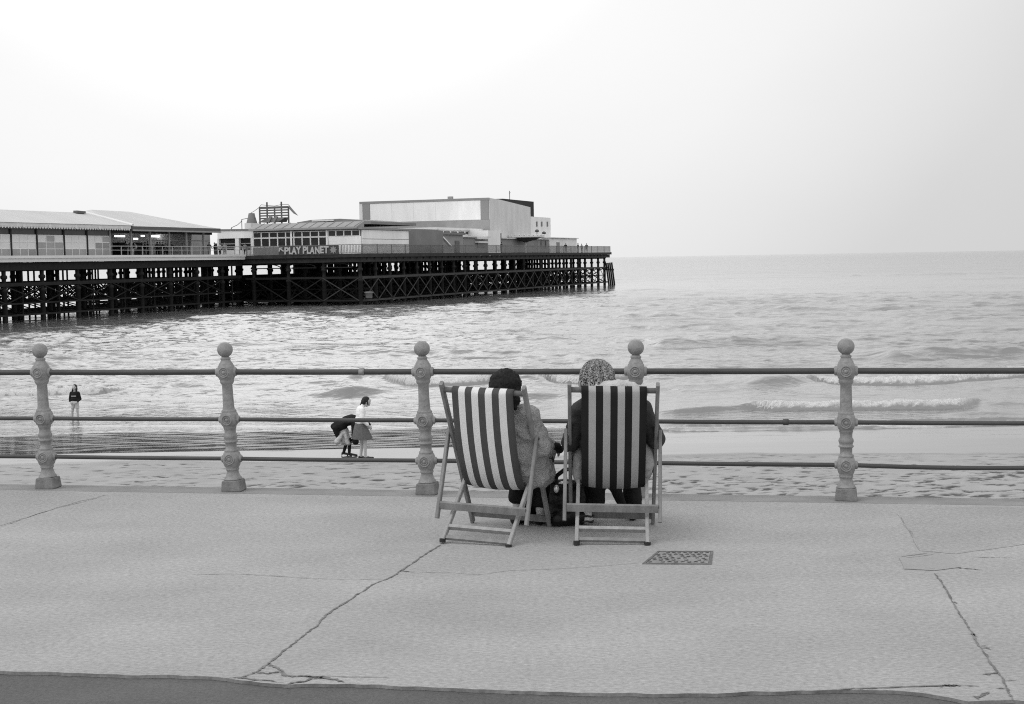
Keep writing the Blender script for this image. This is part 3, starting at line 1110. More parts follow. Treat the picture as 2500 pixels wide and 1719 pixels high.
def pier_thing(name, label, cat, s=0, t=0, z=DECK, group=None, extra=0.0):
    p = PC + AX * s + LX * t
    return thing(name, label, cat, (p.x, p.y, z), PANG + extra, group), (s, t, z)


pier, PO = pier_thing('pier', 'dark iron seaside pier on rows of braced columns reaching into the sea', 'pier', 0, 0, 0)
HEAD_L = SZ(1486, 620, 0)[0]
HEAD_W = 40.0
END_S = HEAD_L - 24
# decks
m = MB()
m.box(-.4, END_S, -.4, HEAD_W, DECK - .30, DECK)
m.box(END_S, HEAD_L, -.4, 15, DECK - .301, DECK - .001)
m.build('head_deck', M['deck'], pier)
m = MB()
m.box(-78, -.41, SHORE_T - .2, SHORE_T + 24, DECK - .302, DECK - .002)
m.build('shore_deck', M['deck'], pier)
# edge girder with small brackets
m = MB()
m.box(-.55, HEAD_L + .1, -.56, -.41, DECK - .42, DECK + .02)
m.box(-.25, HEAD_L, -.22, .1, DECK - 1.0, DECK - .43)
for i in range(int(HEAD_L / 2.15)):
    s = 1 + i * 2.15
    m.prism([(s, -.5, DECK - .43), (s, .15, DECK - .43), (s, .15, DECK - 1.25)], (.18, 0, 0))
m.build('edge_girder', M['deck_edge'], pier)
m = MB()
m.box(-.56, -.41, -.40, SHORE_T - .3, DECK - .421, DECK + .019)
m.box(-.22, .1, .12, SHORE_T + 6, DECK - 1.0, DECK - .431)
m.build('edge_girder', M['deck_edge'], pier)
# pale fascia of the shore part
m = MB()
m.box(-78, -.62, SHORE_T - .42, SHORE_T - .21, DECK - .46, DECK + .12)
m.box(-78, -.62, SHORE_T - .56, SHORE_T - .43, DECK - .10, DECK + .16)
m.build('fascia', M['fascia'], pier)
m = MB()
m.box(-78, -.6, SHORE_T + .05, SHORE_T + .4, DECK - 1.25, DECK - .47)
m.box(-78, -.6, SHORE_T + 6, SHORE_T + 6.3, DECK - 1.3, DECK - .47)
m.box(-78, -.6, SHORE_T + 12, SHORE_T + 12.3, DECK - 1.3, DECK - .47)
m.build('longitudinal_girder', M['iron'], pier)

COLP = [(-4.6, .26), (-.75, .26), (-.70, .34), (-.45, .34), (-.40, .22), (.50, .205), (.58, .31), (.72, .34), (.86, .31), (.92, .20), (1.45, .22), (1.65, .26), (1.85, .40), (2.0, .55), (2.12, .58), (2.28, .58)]
col_count = 0
front_cols, inner = [], MB()
grid_cols = []
for i in range(int((HEAD_L - .5) / 4.25) + 1):
    s = .35 + i * 4.25
    for j in range(9):
        t = .35 + j * 4.85
        if s > END_S + 1 and t > 15:
            continue
        grid_cols.append((s, t))
        if j == 0 or (i == 0 and t < SHORE_T + .5):
            front_cols.append((s, t))
        else:
            inner.lathe(COLP, 8, (s, t, 0))
for i in range(13):
    s = -4.6 - i * 5.6
    for j, t in enumerate((SHORE_T + .5, SHORE_T + 4.2, SHORE_T + 7.9, SHORE_T + 12.6)):
        grid_cols.append((s, t))
        if j == 0:
            front_cols.append((s, t))
        else:
            inner.lathe(COLP, 8, (s + (.0 if j % 2 == 0 else .3), t, 0))
    # slim raking pile beside some columns
    inner.lathe([(-4.6, .15), (2.2, .15)], 6, (s + 1.5, SHORE_T + 4.2, 0))
cm = MB()
cm.lathe(COLP, 12)
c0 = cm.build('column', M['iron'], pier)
c0.location = (front_cols[0][0], front_cols[0][1], 0)
for s, t in front_cols[1:]:
    c = c0.copy()
    COL.objects.link(c)
    c.parent = pier
    c.location = (s, t, 0)

# horizontal beams and cross braces
ZB1, ZB2 = -.28, -3.05
beams = MB()
side_rows = [.35 + j * 4.85 for j in range(9)]
SS = [.35 + i * 4.25 for i in range(int((HEAD_L - .5) / 4.25) + 1)]
for j, t in enumerate(side_rows):
    e = HEAD_L - .4 if t < 15 else END_S
    if j:
        for z, h in ((ZB1, .30), (ZB2, .26), (-1.75, .14)):
            beams.bar((.1, t, z), (e, t, z), .16, h)
        beams.bar((.1, t, 1.75), (e, t, 1.75), .2, .75)
for i, s in enumerate(SS):
    e = HEAD_W - .3 if s < END_S else 14.9
    for z, h in ((ZB1 - .03, .28), (ZB2 - .03, .25), (1.74, .7)):
        beams.bar((s, .2 if i else SHORE_T + 1, z), (s, e, z), .16, h)
    if i:
        beams.bar((s, .2, -1.74), (s, e, -1.74), .14, .14)
cross = MB()
for i, s in enumerate(SS):
    for j, t in enumerate(side_rows):
        if s > END_S and t > 11:
            continue
        if i and j < 8:
            cross.bar((s - .09, t, ZB1), (s - .09, t + 4.85, ZB2), .07, .16)
            cross.bar((s + .09, t, ZB2), (s + .09, t + 4.85, ZB1), .07, .16)
        if j and i < len(SS) - 1:
            cross.bar((s, t - .09, ZB1), (s + 4.25, t - .09, ZB2), .07, .16)
            cross.bar((s, t + .09, ZB2), (s + 4.25, t + .09, ZB1), .07, .16)
for i in range(13):
    s = -4.6 - i * 5.6
    tt = (SHORE_T + .5, SHORE_T + 4.2, SHORE_T + 7.9, SHORE_T + 12.6)
    for z, h in ((-.05, .42), (-1.85, .2), (-2.95, .22), (1.5, .5)):
        beams.bar((s, tt[0], z), (s, tt[-1], z), .2, h)
    for a, b in zip(tt[:-1], tt[1:]):
        h_ = (a + b) / 2
        for a_, b_ in ((a, b), (a, h_), (h_, b)):
            cross.bar((s - .1, a_, -.2), (s - .1, b_, -1.85), .07, .10)
            cross.bar((s + .1, a_, -1.85), (s + .1, b_, -.2), .07, .10)
        cross.bar((s + .1, a, -2.9), (s + .1, b, -1.85), .07, .10)
        inner.lathe([(-4.6, .10), (2.2, .10)], 6, (s + 2.3, h_, 0))
        inner.lathe([(-4.6, .10), (2.2, .10)], 6, (s + 3.6, a + .8, 0))
for k_, t in enumerate((SHORE_T + .5, SHORE_T + 4.2, SHORE_T + 7.9, SHORE_T + 12.6)):
    if k_ == 0:
        continue
    for z, h in ((-.06, .40), (-1.86, .16), (-2.96, .2)):
        beams.bar((-74, t, z), (0, t, z), .18, h)
    for i in range(13 if k_ < 3 else 0):
        s = -4.6 - i * 5.6
        for q_ in (0, 2.8):
            cross.bar((s - 5.6 + q_, t + .1, -.2), (s - 2.8 + q_, t + .1, -1.85), .07, .10)
            cross.bar((s - 5.6 + q_, t - .1, -1.85), (s - 2.8 + q_, t - .1, -.2), .07, .10)
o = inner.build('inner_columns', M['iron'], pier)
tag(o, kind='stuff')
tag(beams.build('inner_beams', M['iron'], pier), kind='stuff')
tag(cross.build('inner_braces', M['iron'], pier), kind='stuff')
# the bracing one sees: each bar a part
for z, h in ((ZB1, .30), (ZB2, .24)):
    m = MB()
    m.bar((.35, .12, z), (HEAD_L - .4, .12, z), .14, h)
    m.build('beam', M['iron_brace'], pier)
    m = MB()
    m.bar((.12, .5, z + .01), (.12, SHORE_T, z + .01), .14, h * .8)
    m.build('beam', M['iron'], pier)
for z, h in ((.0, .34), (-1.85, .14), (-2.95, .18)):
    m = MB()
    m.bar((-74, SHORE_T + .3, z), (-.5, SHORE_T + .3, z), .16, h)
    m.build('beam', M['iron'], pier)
for i in range(len(SS) - 1):
    s = SS[i]
    for za, zb, tt in ((ZB1 - .12, ZB2 + .1, .02), (ZB2 + .1, ZB1 - .12, -.07)):
        m = MB()
        m.bar((s, tt, za), (s + 4.25, tt, zb), .05, .13)
        m.build('brace', M['iron_brace'], pier)
for j in range(3):
    t = .35 + j * 4.85
    for za, zb, ds in ((ZB1, ZB2, .02), (ZB2, ZB1, -.06)):
        if j == 2 and ds > 0:
            continue
        m = MB()
        m.bar((ds, t, za), (ds, t + 4.85, zb), .05, .12)
        m.build('brace', M['iron_brace'] if j == 0 else M['iron'], pier)
for i in range(13):
    s = -4.6 - i * 5.6
    for za, zb, dt in ((-.2, -1.85, .2), (-1.85, -.2, .36)):
        m = MB()
        m.bar((s - 5.6, SHORE_T + dt, za), (s, SHORE_T + dt, zb), .06, .10)
        m.build('brace', M['iron'], pier)
# arches between the columns of the shore part, seen against the light near the junction
m = MB()
for k_ in range(3):
    t0 = SHORE_T - .6 - k_ * 4.85
    n = 10
    for q in range(n):
        a0, a1 = math.pi * q / n, math.pi * (q + 1) / n
        f = lambda a: (.2, t0 - 2.2 + 2.1 * math.cos(a), .95 + .55 * math.sin(a))
        m.bar(f(a0), f(a1), .1, .1, side=(1, 0, 0))
    m.bar((.2, t0 - .1, .98), (.2, t0 - 4.3, .98), .1, .12)
m.build('arch_bracket', M['iron'], pier)
# timber dolphin at the seaward end
for i in range(4):
    m = MB()
    s0 = HEAD_L - 2.6 + i * 1.3
    m.tube([(s0 + 1.2, -.5, -4.6), (s0, -.2, .55 + i * .03)], .17, 8)
    m.build('fender_pile', M['iron'], pier)
m = MB()
m.bar((HEAD_L - 3, .1, -.6), (HEAD_L + 2.2, -.3, -.75), .2, .35)
m.build('waling', M['iron'], pier)
# lamp on the lower truss
ts, tz = SZ(896, 720, -.3)
m = MB()
m.lathe([(0, .35), (.12, .42), (.55, .42), (.6, .55), (.75, .58), (.8, .3)], 10, (ts, -.55, tz - .4))
m.bar((ts, -.55, tz), (ts, .1, tz), .1, .1)
m.build('bucket_lamp', M['rail_grey'], pier)

# ------------------------------------------------------------------ railings along the deck
def deck_rail(label, p0, p1, h, bays, style):
    (s0, t0), (s1, t1) = p0, p1
    r_, off = pier_thing('deck_railing', label, 'railing', s0, t0)
    d = Vector((s1 - s0, t1 - t0, 0))
    ln = d.length
    ang = math.atan2(d.y, d.x)
    r_.rotation_euler.z = PANG + ang
    mt = M['rail_pale'] if style == 'open' else M['rail_grey']
    m = MB()
    m.bar((0, 0, h), (ln, 0, h), .09, .07)
    m.build('handrail', mt, r_)
    m = MB()
    m.bar((0, 0, h * .62 if style == 'open' else .12), (ln, 0, h * .62 if style == 'open' else .12), .05, .05)
    m.build('lower_rail', mt, r_)
    for i in range(bays + 1):
        m = MB()
        m.bar((ln * i / bays, 0, 0), (ln * i / bays, 0, h - .02), .08, .08)
        m.build('rail_post', mt, r_)
    if style != 'open':
        for i in range(bays):
            m = MB()
            a, b = ln * i / bays, ln * (i + 1) / bays
            nb_ = int((b - a) / .2)
            for k in range(1, nb_):
                x = a + (b - a) * k / nb_
                m.box(x - .028, x + .028, -.015, .015, .14, h - .05)
            m.build('baluster_panel', M['rail_grey'], r_)
    return r_


sA = SZ(272, 600, SHORE_T - .3)[0]
deck_rail('thin pale railing on the deck in front of the open hall crowd', (sA, SHORE_T - .15), (-.7, SHORE_T - .15), 1.12, 14, 'open')
deck_rail('railing across the pier head front either side of the play sign', (-.3, SHORE_T - .4), (-.3, -.2), 1.1, 6, 'bars')
deck_rail('long dark barred railing down the seaward side of the pier head', (-.2, -.3), (HEAD_L, -.3), 1.12, 26, 'bars')

# ------------------------------------------------------------------ shore pavilion with panelled windows
TW = SHORE_T + .55
pav, PO = pier_thing('pavilion', 'long low pavilion with chequered grey panel windows and scalloped eave boards', 'building', -60, TW)
su = [SZ(u, 600, TW)[0] for u in (26, 89, 155.5, 212, 268)]
z_b = DECK + .14
z_t1 = SZ(90, 574, TW)[1]          # top of panels
z_t2 = SZ(90, 560, TW)[1]          # top of dark transom
step = (su[0] - su[3]) / 3
bays = [su[0] + step * k for k in range(8, 0, -1)] + su
m = MB()
m.box(-76, su[-1], TW + .12, TW + 9, DECK, z_t2 + .3)
m.build('wall', M['wall_grey'], pav, PO)
m = MB()
m.box(-76, su[-1], TW + .04, TW + .118, z_t1 + .05, z_t2)
m.build('transom', M['glass_dark'], pav, PO)
patterns = {0: '000/000/111', 1: '000/000/112', 2: '010/111/111', 3: '000/000/111', 4: '001/022/111'}
for k in range(len(bays) - 1):
    a, b = bays[k], bays[k + 1]
    pat = patterns[(k - 7) % 5 if k >= 7 else (k * 2) % 5].split('/')
    fr = MB()
    for q in range(4):
        x = a + .16 + (b - a - .26) * q / 3
        fr.box(x - .035, x + .035, TW - .03, TW + .05, z_b, z_t1)
        z = z_b + (z_t1 - z_b) * q / 3
        fr.box(a + .125, b - .065, TW - .024, TW + .05, z - .035, z + .035)
    w = fr.build('window', M['frame_white'], pav, PO)
    pn = MB()
    for r in range(3):
        for c in range(3):
            xx0, xx1 = a + .16 + (b - a - .26) * c / 3, a + .16 + (b - a - .26) * (c + 1) / 3
            zz1, zz0 = z_b + (z_t1 - z_b) * (3 - r) / 3, z_b + (z_t1 - z_b) * (2 - r) / 3
            pn.box(xx0, xx1, TW + .01, TW + .04, zz0, zz1, int(pat[r][c]))
    pn.build('panes', [M['pane_light'], M['pane_mid'], M['pane_dark']], w, PO)
for k in range(len(bays)):
    m = MB()
    x = bays[k]
    m.box(x - .07, x + .13, TW - .10, TW + .115, DECK, z_t1)
    m.box(x - .06, x + .12, TW - .08, TW + .115, z_t1 + .001, z_t2)
    m.build('pilaster', M['black_wall'] if k < len(bays) - 1 else M['wall_grey'], pav, PO)
# eave board with scallops
ZE = SZ(90, 547.5, TW - .8)[1]
s_ve = SZ(318, 555, TW - .8)[0]
m = MB()
m.box(-76, s_ve, TW - .90, TW - .80, ZE - .22, ZE + .10)
n_sc = int((s_ve + 60) / .42)
for k in range(n_sc):
    x = -60 + (k + .5) * .42
    m.prism([(x - .2, TW - .88, ZE - .22), (x + .2, TW - .88, ZE - .22), (x + .14, TW - .88, ZE - .34), (x, TW - .88, ZE - .44), (x - .14, TW - .88, ZE - .34)], (0, .05, 0))
m.build('eave_board', M['pale_wall'], pav, PO)
for u in (58, 121, 185, 242, 296):
    s_, z_ = SZ(u, 551, TW - .9)
    m = MB()
    m.tube([(s_, TW - .96, ZE - .16), (s_, TW - .89, ZE - .16)], .2, 14)
    m.build('roundel', M['roof_ridge'], pav, PO)
# roof: ridge along the pier, hipped at the seaward end
RT = TW + 5.5
zr = SZ(100, 515.5, RT)[1]
s_r1 = SZ(222, 517, RT)[0] - 1.0
ZR0 = ZE + .12
m = MB()
e0, e1 = TW - 1.0, TW + 11.5
m.add([(-76, e0, ZR0), (s_ve + .2, e0, ZR0), (s_ve + .2, e1, ZR0), (-76, e1, ZR0), (-76, RT, zr), (s_r1, RT, zr)],
      [(0, 1, 5, 4), (1, 2, 5), (2, 3, 4, 5), (3, 0, 4), (3, 2, 1, 0)])
rf = m.build('roof', M['roof_pale'], pav, PO)
m = MB()
m.tube([(s_r1, RT, zr + .03), (s_ve + .2, e0, ZR0 + .05)], .16, 8)
m.build('hip_ridge', M['roof_ridge'], rf, PO)
m = MB()
s_, z_ = SZ(194, 520, RT - .5)
m.bar((s_ - .8, RT - .55, zr + .05), (s_ + .7, RT - .55, zr + .0), .5, .25)
m.build('vent', M['eave_dark'], rf, PO)

# ------------------------------------------------------------------ open hall with hipped roof
hall, PO = pier_thing('open_hall', 'open sided hall with broad pale hipped roof and lit strip lamps inside', 'building', su[-1], TW)
e0h = TW - .9
s_h0, s_h1 = s_ve - 3.5, SZ(535, 563, e0h)[0]
zh = SZ(440, 556, e0h)[1]
RTh = TW + 6.5
sa_, za_ = SZ(222, 512, RTh)
sb_, zb_ = SZ(316, 517, RTh)
zridge = (za_ + zb_) / 2
m = MB()
m.add([(s_h0, e0h, zh), (s_h1, e0h, zh), (s_h1, TW + 14, zh), (s_h0, TW + 14, zh), (sa_, RTh, za_), (sb_, RTh, zb_), (s_h0, e0h, zh - .02)],
      [(0, 1, 5, 4), (1, 2, 5), (2, 3, 4, 5), (3, 0, 4), (3, 2, 1, 0)])
rfh = m.build('roof', M['roof_pale'], hall, PO)
m = MB()
m.box(s_ve + .05, s_h1 + .1, e0h - .14, e0h - .001, zh - .42, zh + .02)
m.box(s_h1 - .04, s_h1 + .1, e0h + .001, TW + 14, zh - .42, zh + .02)
m.build('gutter', M['eave_dark'], hall, PO)
m = MB()
m.box(s_ve + .06, s_h1 + .12, e0h - .22, e0h - .145, zh - .50, zh - .33)
m.build('gutter_lip', M['wall_grey'], hall, PO)
m = MB()
m.box(su[-1] + .2, s_h1 - .5, TW + 10.5, TW + 10.8, DECK, zh - .05)
m.build('back_wall', M['pale_wall'], hall, PO)
m = MB()
m.box(s_h1 - .75, s_h1 - .55, TW + 2.5, TW + 10.4, DECK, zh - .05)
m.build('end_wall', M['pale_wall'], hall, PO)
sc0, sc1 = SZ(452, 600, TW + 5)[0], SZ(500, 600, TW + 5)[0]
m = MB()
m.box(sc0, sc1, TW + 4.2, TW + 8, DECK, zh - .45)
m.build('booth', M['wall_grey'], hall, PO)
for u in (320, 367, 413, 455, 497):
    s_, z_ = SZ(u, 600, TW - .3)
    m = MB()
    m.box(s_ - .1, s_ + .1, TW - .4, TW - .2, DECK, zh - .06)
    m.build('post', M['wall_grey'], hall, PO)
m = MB()
m.box(su[-1] + .25, s_h1 - .3, TW - .1, TW + .1, zh - .72, zh - .43)
m.build('beam', M['black_wall'], hall, PO)
m = MB()
m.box(su[-1] + .25, s_h1 - .3, TW + .3, TW + .36, DECK + 1.75, DECK + 1.85)
m.build('tie_rail', M['rail_grey'], hall, PO)
for (u0, u1, v, tt) in ((281, 304, 576.5, 5), (369, 405, 577, 7), (421, 449, 577, 6), (327, 336, 583, 9), (371, 400, 583, 9), (345, 352, 576, 8)):
    sx0, zx = SZ(u0, v, TW + tt)
    sx1, zx1 = SZ(u1, v, TW + tt)
    m = MB()
    m.box(sx0, sx1, TW + tt - .06, TW + tt + .06, zx - .09, zx + .09)
    m.build('strip_lamp', M['tube'], hall, PO)
for u, w in ((300, 8), (340, 10), (388, 14), (425, 9), (545, 8)):
    s_, z_ = SZ(u, 605, TW + 8)
    m = MB()
    m.box(s_ - w * .07, s_ + w * .07, TW + 8, TW + 9, DECK, DECK + 1.75)
    m.build('machine_cabinet', M['black_wall'], hall, PO)

# ------------------------------------------------------------------ snack kiosk between hall and arcade
TK = SHORE_T + 1.0
SK = 3.0
kiosk, PO = pier_thing('kiosk', 'white kiosk with sloping roof and dark open counters beside the arcade', 'building', SK, TK)
tk0, zk0 = TZ(531, 583, SK)
tk1, zk1 = TZ(617, 580, SK)
m = MB()
m.box(SK, SK + .2, tk1, tk0, zk0 - .0, zk0 + 1.0)
m.build('sign_band', M['white_wall'], kiosk, PO)
m = MB()
m.box(SK + .6, SK + 5, tk1, tk0, DECK, zk0 + .3)
m.build('counter_room', M['glass_dark'], kiosk, PO)
for u0, u1 in ((574, 583), (530, 534), (612, 618)):
    ta, _ = TZ(u0, 600, SK)
    tb, _ = TZ(u1, 600, SK)
    m = MB()
    m.box(SK + .02, SK + .55, tb, ta, DECK, zk0 - .01)
    m.build('column', M['white_wall'], kiosk, PO)
for u0, u1 in ((535, 573), (584, 611)):
    ta, _ = TZ(u0, 600, SK)
    tb, _ = TZ(u1, 600, SK)
    for zz in (DECK + .95, DECK + 1.5):
        m = MB()
        m.box(SK + .3, SK + .4, tb, ta, zz, zz + .12)
        m.build('shelf', M['wall_grey'], kiosk, PO)
    m = MB()
    m.box(SK + .1, SK + .5, tb, ta, DECK, DECK + .75)
    m.build('counter', M['pale_wall'], kiosk, PO)
tr0, zr0 = TZ(533, 571, SK)
tr1, zr1 = TZ(616, 559, SK)
m = MB()
m.hexa([(SK - .1, tr1, zr1 - .2), (SK - .1, tr0, zk0 + 1.01), (SK + 6, tr0, zk0 + 1.01), (SK + 6, tr1, zr1 - .2)], [(SK - .1, tr1, zr1), (SK - .1, tr0, zk0 + 1.2), (SK + 6, tr0, zk0 + 1.2), (SK + 6, tr1, zr1)])
m.build('roof', M['roof_dark'], kiosk, PO)
m = MB()
ts0, zs0 = TZ(597, 545, SK + 2)
ts1, zs1 = TZ(612, 545, SK + 2)
m.box(SK + 2, SK + 4, ts1, ts0, zr1 - 1, zs0)
m.build('roof_block', M['pale_wall'], kiosk, PO)

# ------------------------------------------------------------------ arcade with two rows of windows
SF = 1.2
arc, PO = pier_thing('arcade_building', 'white fronted amusement arcade with two rows of dark windows behind the play sign', 'building', SF, 0)
tl, _ = TZ(619, 600, SF)
tm, _ = TZ(799, 600, SF)
tr, _ = TZ(884, 600, SF)
tr = max(tr, .55)
z_wb = TZ(700, 603, SF)[1]
z_wm = TZ(700, 580.5, SF)[1]
z_wt = TZ(700, 566, SF)[1]
z_rt = TZ(700, 561, SF)[1]
m = MB()
m.box(SF + .15, SF + 26, tr, tl, DECK, z_rt)
m.build('wall', M['wall_mid'], arc, PO)


def win_row(t_a, t_b, za, zb, n, mat_f, dark=True):
    for k in range(n):
        x0 = t_a + (t_b - t_a) * k / n
        x1 = t_a + (t_b - t_a) * (k + 1) / n
        x0, x1 = min(x0, x1), max(x0, x1)
        fr = MB()
        fr.box(SF - .05, SF + .12, x0 + .005, x0 + .065, za, zb)
        fr.box(SF - .05, SF + .12, x1 - .065, x1 - .005, za, zb)
        fr.box(SF - .045, SF + .12, x0 + .066, x1 - .066, za, za + .07)
        fr.box(SF - .045, SF + .12, x0 + .066, x1 - .066, zb - .07, zb)
        w = fr.build('window', mat_f, arc, PO)
        g_ = MB()
        g_.box(SF + .06, SF + .11, x0 + .065, x1 - .065, za + .07, zb - .07)
        g_.build('pane', M['glass_dark'], w, PO)


win_row(tl, tm, z_wm + .02, z_wt, 9, M['frame_white'])
win_row(tl, tm, z_wb, z_wm, 9, M['frame_white'])
for u in (712, 799):
    t_, _ = TZ(u, 590, SF)
    m = MB()
    m.box(SF - .12, SF - .052, t_ - .12, t_ + .12, z_wb, z_wt + .1)
    m.build('mullion', M['white_wall'], arc, PO)
z2b = TZ(840, 577, SF)[1]
z2t = TZ(840, 562, SF)[1]
win_row(tm - .15, tr + .15, z2b, z2t, 4, M['frame_white'])
m = MB()
m.box(SF - .02, SF + .14, tr + .01, tm - .16, DECK + .02, z2b - .01)
m.build('white_panel', M['white_wall'], arc, PO)
m = MB()
m.box(SF - .01, SF + .14, tm + .1, tl, DECK + .02, z_wb - .01)
m.build('lower_panel', M['wall_mid'], arc, PO)
# long side wall of pale boards, receding along the pier
s_e, z_e = SZ(996, 590, tr)
z_s0 = SZ(890, 555, tr)[1]
m = MB()
m.box(SF + .16, s_e, tr - .12, tr - .005, DECK, z_s0 - .3)
m.build('side_wall', M['white_wall'], arc, PO)
for f in (.33, .62):
    z_ = DECK + (z_s0 - .3 - DECK) * f
    m = MB()
    m.box(SF + .16, s_e, tr - .14, tr - .122, z_ - .03, z_ + .03)
    m.build('board_joint', M['strip_grey'], arc, PO)
m = MB()
m.box(SF - .3, s_e + .3, tr - .35, tr + 6, z_s0 - .25, z_s0)
m.build('side_roof', M['strip_grey'], arc, PO)
# sloping canopy with ribs
z_c0 = TZ(700, 560, SF)[1]
z_c1 = TZ(700, 545, SF + 1.6)[1]
m = MB()
m.hexa([(SF - .5, tr + .3, z_c0 - .12), (SF - .5, tl + .4, z_c0 - .12), (SF + 1.6, tl + .4, z_c0 - .12), (SF + 1.6, tr + .3, z_c0 - .12)],
       [(SF - .5, tr + .3, z_c0 + .12), (SF - .5, tl + .4, z_c0 + .12), (SF + 1.6, tl + .4, z_c1), (SF + 1.6, tr + .3, z_c1)])
cnp = m.build('canopy', M['wall_grey'], arc, PO)
for k in range(12):
    t_ = tr + .6 + (tl - tr) * k / 12
    m = MB()
    m.bar((SF - .5, t_, z_c0 + .15), (SF + 1.6, t_ - .1, z_c1 + .02), .08, .08)
    m.build('rib', M['strip_grey'], cnp, PO)
t_p, z_p = TZ(740, 543, SF + 4)
m = MB()
tq0, zq0 = TZ(725, 543, SF + 4)
tq1, zq1 = TZ(760, 537, SF + 4)
tq2, zq2 = TZ(830, 534, SF + 4)
tq3, zq3 = TZ(905, 540, SF + 4)
m.prism([(SF + 4, tq0, z_c1 - .3), (SF + 4, tq0, zq0), (SF + 4, tq1, zq1), (SF + 4, tq2, zq2), (SF + 4, tq3, zq3), (SF + 4, tq3, z_c1 - .3)], (14, 0, 0))
m.build('roof', M['roof_dark'], arc, PO)
m = MB()
tq0, zq0 = TZ(762, 541, SF + 3.8)
tq1, zq1 = TZ(815, 536, SF + 3.8)
m.box(SF + 3.7, SF + 3.95, tq1, tq0, zq0, zq1)
m.build('roof_louvre', M['pale_wall'], arc, PO)

# ------------------------------------------------------------------ sign
SS_ = -.62
tA, zA = TZ(681, 621, SS_)
tB, zB = TZ(826, 599, SS_)
sign, PO = pier_thing('sign', 'dark board reading PLAY PLANET in pale uneven letters with an arrow', 'sign', SS_, (tA + tB) / 2, (zA + zB) / 2)
m = MB()
zlo, zhi = min(zA, zB) - .15, max(zA, zB) + .02
m.box(SS_, SS_ + .12, tB, tA, zlo, zhi)
m.build('board', M['sign_board'], sign, PO)


def letter(ch, t0, t1, z0, z1, rot):
    cu = bpy.data.curves.new('letter', 'FONT')
    cu.body = ch
    cu.size = 1.0
    cu.extrude = .04
    cu.offset = .035
    tmp = bpy.data.objects.new('letter', cu)
    COL.objects.link(tmp)
    dg = bpy.context.evaluated_depsgraph_get()
    me = bpy.data.meshes.new_from_object(tmp.evaluated_get(dg))
    bpy.data.objects.remove(tmp)
    xs_ = [v.co.x for v in me.vertices]
    ys_ = [v.co.y for v in me.vertices]
    ax, bx, ay, by = min(xs_), max(xs_), min(ys_), max(ys_)
    for v in me.vertices:
        fx = (v.co.x - ax) / (bx - ax) - .5
        fy = (v.co.y - ay) / (by - ay) - .5
        w, h = (t0 - t1), (z1 - z0)
        X_, Y_ = fx * w, fy * h
        c_, s_ = math.cos(rot), math.sin(rot)
        X_, Y_ = X_ * c_ - Y_ * s_, X_ * s_ + Y_ * c_
        tt, zz = (t0 + t1) / 2 - X_, (z0 + z1) / 2 + Y_
        v.co = (SS_ - .05 - v.co.z - PO[0], tt - PO[1], zz - PO[2])
    me.materials.clear()
    me.materials.append(M['sign_letter'])
    o_l = bpy.data.objects.new('letter', me)
    COL.objects.link(o_l)
    o_l.parent = sign


def tpx(u):
    return TZ(u, 610, SS_)[0]


H_ = zhi - zlo
rnd = random.Random(4)
for ch, u0, u1 in (('P', 695, 706), ('L', 706, 714), ('A', 712, 725), ('Y', 723, 736), ('P', 740, 750), ('L', 750, 757.5), ('A', 757, 769), ('N', 770, 781), ('E', 782, 791), ('T', 791, 803)):
    dz = rnd.uniform(-.04, .04)
    letter(ch, tpx(u0), tpx(u1), zlo + .14 + dz, zhi - .10 + dz, rnd.uniform(-.05, .05))
m = MB()
ta_, tb_ = tpx(683), tpx(693)
zm_ = zlo + H_ * .62
m.bar((SS_ - .06, ta_ - .05, zm_ + .15), (SS_ - .06, tb_, zm_ - .18), .06, .14, side=(1, 0, 0))
m.bar((SS_ - .065, ta_, zm_ + .2), (SS_ - .065, ta_ - .42, zm_ + .24), .06, .13, side=(1, 0, 0))
m.bar((SS_ - .07, ta_, zm_ + .2), (SS_ - .07, ta_ + .03, zm_ - .2), .06, .13, side=(1, 0, 0))
m.build('arrow', M['sign_letter'], sign, PO)
m = MB()
tc_, zc_ = tpx(814), zlo + H_ * .5
pts_ = []
for k in range(16):
    rr = .52 if k % 2 == 0 else .30
    pts_.append((SS_ - .05, tc_ + rr * math.cos(k * math.pi / 8), zc_ + rr * .95 * math.sin(k * math.pi / 8)))
m.prism(pts_, (.04, 0, 0))
m.build('starburst', M['strip_grey'], sign, PO)

# ------------------------------------------------------------------ fun slide tower with lattice and bunting
ST = 14.0
tw, PO = pier_thing('slide_tower', 'scaffold lattice of slats above sloping slide roofs with a drooping pennant', 'tower', ST, 8)
tl0, zl1 = TZ(633, 508, ST)
tl1, zl0 = TZ(704, 532, ST)
for k in range(5):
    z_ = zl1 + (zl0 - zl1) * k / 4
    m = MB()
    m.bar((ST, tl0, z_), (ST, tl1, z_), .1, .18 if k else .3)
    m.build('slat', M['eave_dark'], tw, PO)
for f in (0, .26, .52, .76, 1):
    t_ = tl0 + (tl1 - tl0) * f
    m = MB()
    m.bar((ST + .08, t_, zl1 + (.75 if f in (.26, .76) else .1)), (ST + .08, t_, DECK + 3), .16, .16)
    m.build('upright', M['eave_dark'], tw, PO)
td0, zd0 = TZ(631, 543, ST - 1)
td1, zd1 = TZ(690, 531, ST - 1)
td2, _ = TZ(646, 531, ST - 1)
td3, _ = TZ(682, 543, ST - 1)
open('/tmp/dbg','w').write(str(('SLIDE', td0, td1, td2, td3, zd0, zd1, z_c1)))
m = MB()
m.hexa([(ST - 1.2, td0, zd0), (ST - 1.2, td3, zd0), (ST + 1, td3, zd0), (ST + 1, td0, zd0)], [(ST - .4, td2, zd1), (ST - .4, td1, zd1), (ST + .6, td1, zd1), (ST + .6, td2, zd1)])
m.build('slide_roof', M['eave_dark'], tw, PO)
